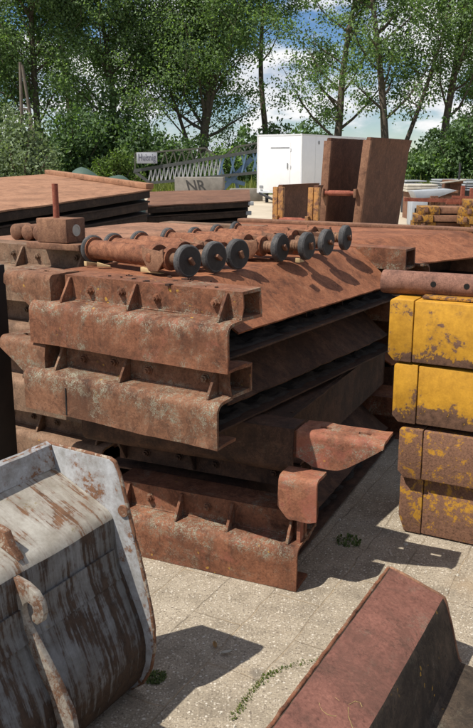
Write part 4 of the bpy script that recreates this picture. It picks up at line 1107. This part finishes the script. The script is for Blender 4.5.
G_ = 'trees along the meadow'
T = [
 dict(u=39, Y=58, h=20, seed=1, lean=(.01, 0), crown_r=6.4, base=2.6, nleaf=34000, limbs=42, label='tall poplar with a straight dark trunk, leftmost of the row, rising behind the pole trestle'),
 dict(u=112, Y=61, h=19, seed=2, lean=(-.02, 0), crown_r=6.2, base=2.0, nleaf=36000, limbs=44, label='broad leafy poplar between the leftmost tree and the forked one'),
 dict(u=203, Y=60, h=20, seed=3, crown_r=6.2, base=3.0, nleaf=33000, limbs=38, r0=.42, stems=[((.0, 0, 1), 0, 1.), ((-.36, .1, 1), 1.2, .62), ((.22, 0, 1), 4.2, .7)], label='big poplar forking low into several stems above the crane boom'),
 dict(u=268, Y=66, h=20, seed=12, crown_r=5.2, base=9.5, nleaf=11000, limbs=28, label='poplar standing farther back whose crown hangs over the white cabin'),
 dict(u=336, Y=58, h=19, seed=4, lean=(.0, 0), crown_r=5.0, base=2.6, nleaf=11500, limbs=28, r0=.36, label='straight slender poplar behind the tall trench box'),
 dict(u=388, Y=56, h=20, seed=5, crown_r=4.6, base=4.5, nleaf=12000, limbs=26, r0=.34, stems=[((-.03, 0, 1), 0, 1.), ((.42, .0, 1), 1.4, .8)], label='poplar with a trunk forked into two stems above the leaning plate'),
 dict(u=434, Y=57, h=20, seed=6, lean=(.13, 0), crown_r=4.6, base=4.5, nleaf=11000, limbs=26, r0=.34, label='poplar leaning to the right near the right edge'),
 dict(u=497, Y=60, h=18, seed=8, lean=(-.02, 0), crown_r=5.2, base=2.0, nleaf=15000, limbs=36, label='poplar at the right edge, mostly out of view'),
 dict(u=-30, Y=60, h=19, seed=9, crown_r=5.6, base=3.0, nleaf=17000, limbs=36, label='poplar at the left edge, mostly out of view'),
 dict(u=76, Y=68, h=21, seed=10, crown_r=6.0, base=3.5, nleaf=8000, limbs=30, label='poplar standing back between the leftmost tree and the broad one'),
]
for t_ in T: tree(**t_)

def shrub(u, Y, w_, h, n, mat, label, seed, lsize=.26, name='shrub', cat='shrub', group=None, stems=9, zb=.1):
    rr = random.Random(seed); x = at(u, 180, Y).x
    root = empty(name, (x, Y, -.01), 0, label, cat, group)
    m = MB(); tips = []
    for k in range(stems):
        a = rr.uniform(0, 6.283); q = rr.random() ** .5
        e = Vector((math.cos(a) * q * w_ / 2, math.sin(a) * q * w_ / 2.6, h * (1 - .45 * q * q) * rr.uniform(.75, 1.0)))
        pts = [Vector((e.x * .15, e.y * .15, 0)), Vector((e.x * .5, e.y * .5, e.z * .45)), Vector((e.x * .85, e.y * .85, e.z * .8)), e]
        m.tube(pts, [.06, .045, .03, .012], 5)
        for f in (.2, .35, .5, .65, .8, .95):
            p = pts[0].lerp(pts[1], f * 2) if f < .5 else pts[1].lerp(e, f * 2 - 1)
            for s_ in range(3): tips.append(p + Vector((rr.gauss(0, w_ * .09), rr.gauss(0, w_ * .09), rr.gauss(0, h * .06))))
    m.build('stems', BARK, root, 50)
    c = np.array([tuple(p) for p in tips]); wg = rng.gamma(1.6, 1, len(tips)); wg /= wg.sum()
    P_ = np.repeat(c, rng.multinomial(n, wg), 0); P_ = P_ + rng.normal(size=P_.shape) * np.array([w_ * .06, w_ * .06, h * .06]); P_[:, 2] = np.maximum(P_[:, 2], .08)
    leaf_mesh(P_, lsize, 'foliage', mat, root)
    return root
shrub(20, 36, 3.6, 4.0, 9000, LEAF_WILLOW, 'silvery green willow bush under the pole trestle at the left edge', 1, .17, 'willow_bush', 'bush', stems=22)
shrub(116, 44, 2.6, 2.3, 5200, LEAF_LIGHT, 'bright yellow green bush behind the boom end', 2, .17, 'bush', 'bush', stems=14)
for i, (u, Y, w_, h, n) in enumerate([(-25, 55, 8, 6, 6000), (70, 54, 7, 5.6, 7000), (108, 56, 6, 6.4, 7000), (150, 55, 6.5, 4.6, 7000), (182, 57, 6, 3.6, 6000)]):
    shrub(u, Y, w_, h, n, LEAF_DARK, ['dark thicket at the left edge behind the willow', 'dark thicket right of the willow bush', 'dark tall thicket above the yellow green bush', 'dark thicket behind the crane sign', 'low dark thicket under the forked poplar'][i], 20 + i, .28, 'thicket', 'thicket', 'thickets below the poplars', 16)
for i, (u, Y, w_, h, n, mt) in enumerate([(222, 54, 4.4, 3.0, 5200, LEAF_POPLAR), (246, 62, 5, 3.2, 4600, LEAF_DARK), (271, 60, 3.4, 5.0, 4200, LEAF_DARK), (420, 52, 3.4, 2.6, 4200, LEAF_POPLAR), (446, 54, 5, 4.0, 6500, LEAF_DARK), (474, 52, 5.4, 4.8, 7500, LEAF_DARK)]):
    shrub(u, Y, w_, h, n, mt, ['green bush above the blue end of the boom', 'dark low bush between the boom and the white cabin', 'dark pointed tree top showing above the white cabin', 'green bush right of the leaning plate', 'dark bush behind the metal sheets', 'large dark bush at the right edge'][i], 40 + i, .26, 'bush', 'bush', 'bushes along the meadow', 14)
# meadow strip of taller grass
m = MB(); v_ = []
n = 16000
gx = rng.uniform(-26, 30, n); gy = 44 + 8 * rng.random(n) ** 1.2; gh = rng.uniform(.25, .75, n) * (1 + .5 * (rng.random(n) > .93))
pts = np.stack([gx, gy, np.zeros(n)], 1)
ad_ = rng.uniform(0, 6.283, n); wd_ = rng.uniform(.03, .07, n); ln_ = rng.normal(0, .15, (n, 2))
vv = np.empty((n, 3, 3)); vv[:, 0] = pts - np.stack([np.cos(ad_) * wd_, np.sin(ad_) * wd_, np.zeros(n)], 1); vv[:, 1] = pts + np.stack([np.cos(ad_) * wd_, np.sin(ad_) * wd_, np.zeros(n)], 1)
vv[:, 2] = pts + np.stack([ln_[:, 0], ln_[:, 1], gh], 1)
me = bpy.data.meshes.new('grass'); me.from_pydata(vv.reshape(-1, 3).tolist(), [], np.arange(n * 3).reshape(-1, 3).tolist()); me.materials.append(GRASS_BL)
go = bpy.data.objects.new('grass', me); COL.objects.link(go); tag(go, 'tall sunlit meadow grass along the back of the yard', 'grass', kind='stuff')
# far wood
m = rng.uniform(size=(26000, 3)); px_ = (m[:, 0] - .5) * 150; py_ = 86 + m[:, 1] * 10
hz_ = 3.6 + 1.6 * np.sin(px_ * .31) + 1.1 * np.sin(px_ * .83 + 1) + .6 * np.sin(px_ * 2.1); pz2 = m[:, 2] ** .8 * hz_
fw = leaf_mesh(np.stack([px_, py_, pz2], 1), .55, 'far_wood', LEAF_DARK, None); tag(fw, 'distant dark wood behind the poplars', 'wood', kind='stuff')

# pole trestle
tp = empty('pole_trestle', (at(19.5, 150, 48).x, 48, 0), 0, 'pair of grey wooden poles meeting at the top, braced low, above the willow bush', 'pole trestle')
top = at(20.2, 62, 48) - tp.location; m = MB(); m.tube([(at(19.5, 120, 48).x - tp.location.x, 0, 0), top], [.11, .085], 9); m.build('pole', WOODG, tp, 50)
m = MB(); ft = at(35.5, 150, 48) - tp.location; dd = ft - top; ft = top + dd * (top.z / -dd.z); m.tube([ft, top + Vector((.1, 0, -.15))], [.11, .085], 9); m.build('pole', WOODG, tp, 50)
MB().bar(at(19, 108, 48) - tp.location, at(31, 110, 48) - tp.location, .12).build('brace', WOODG, tp, 30)
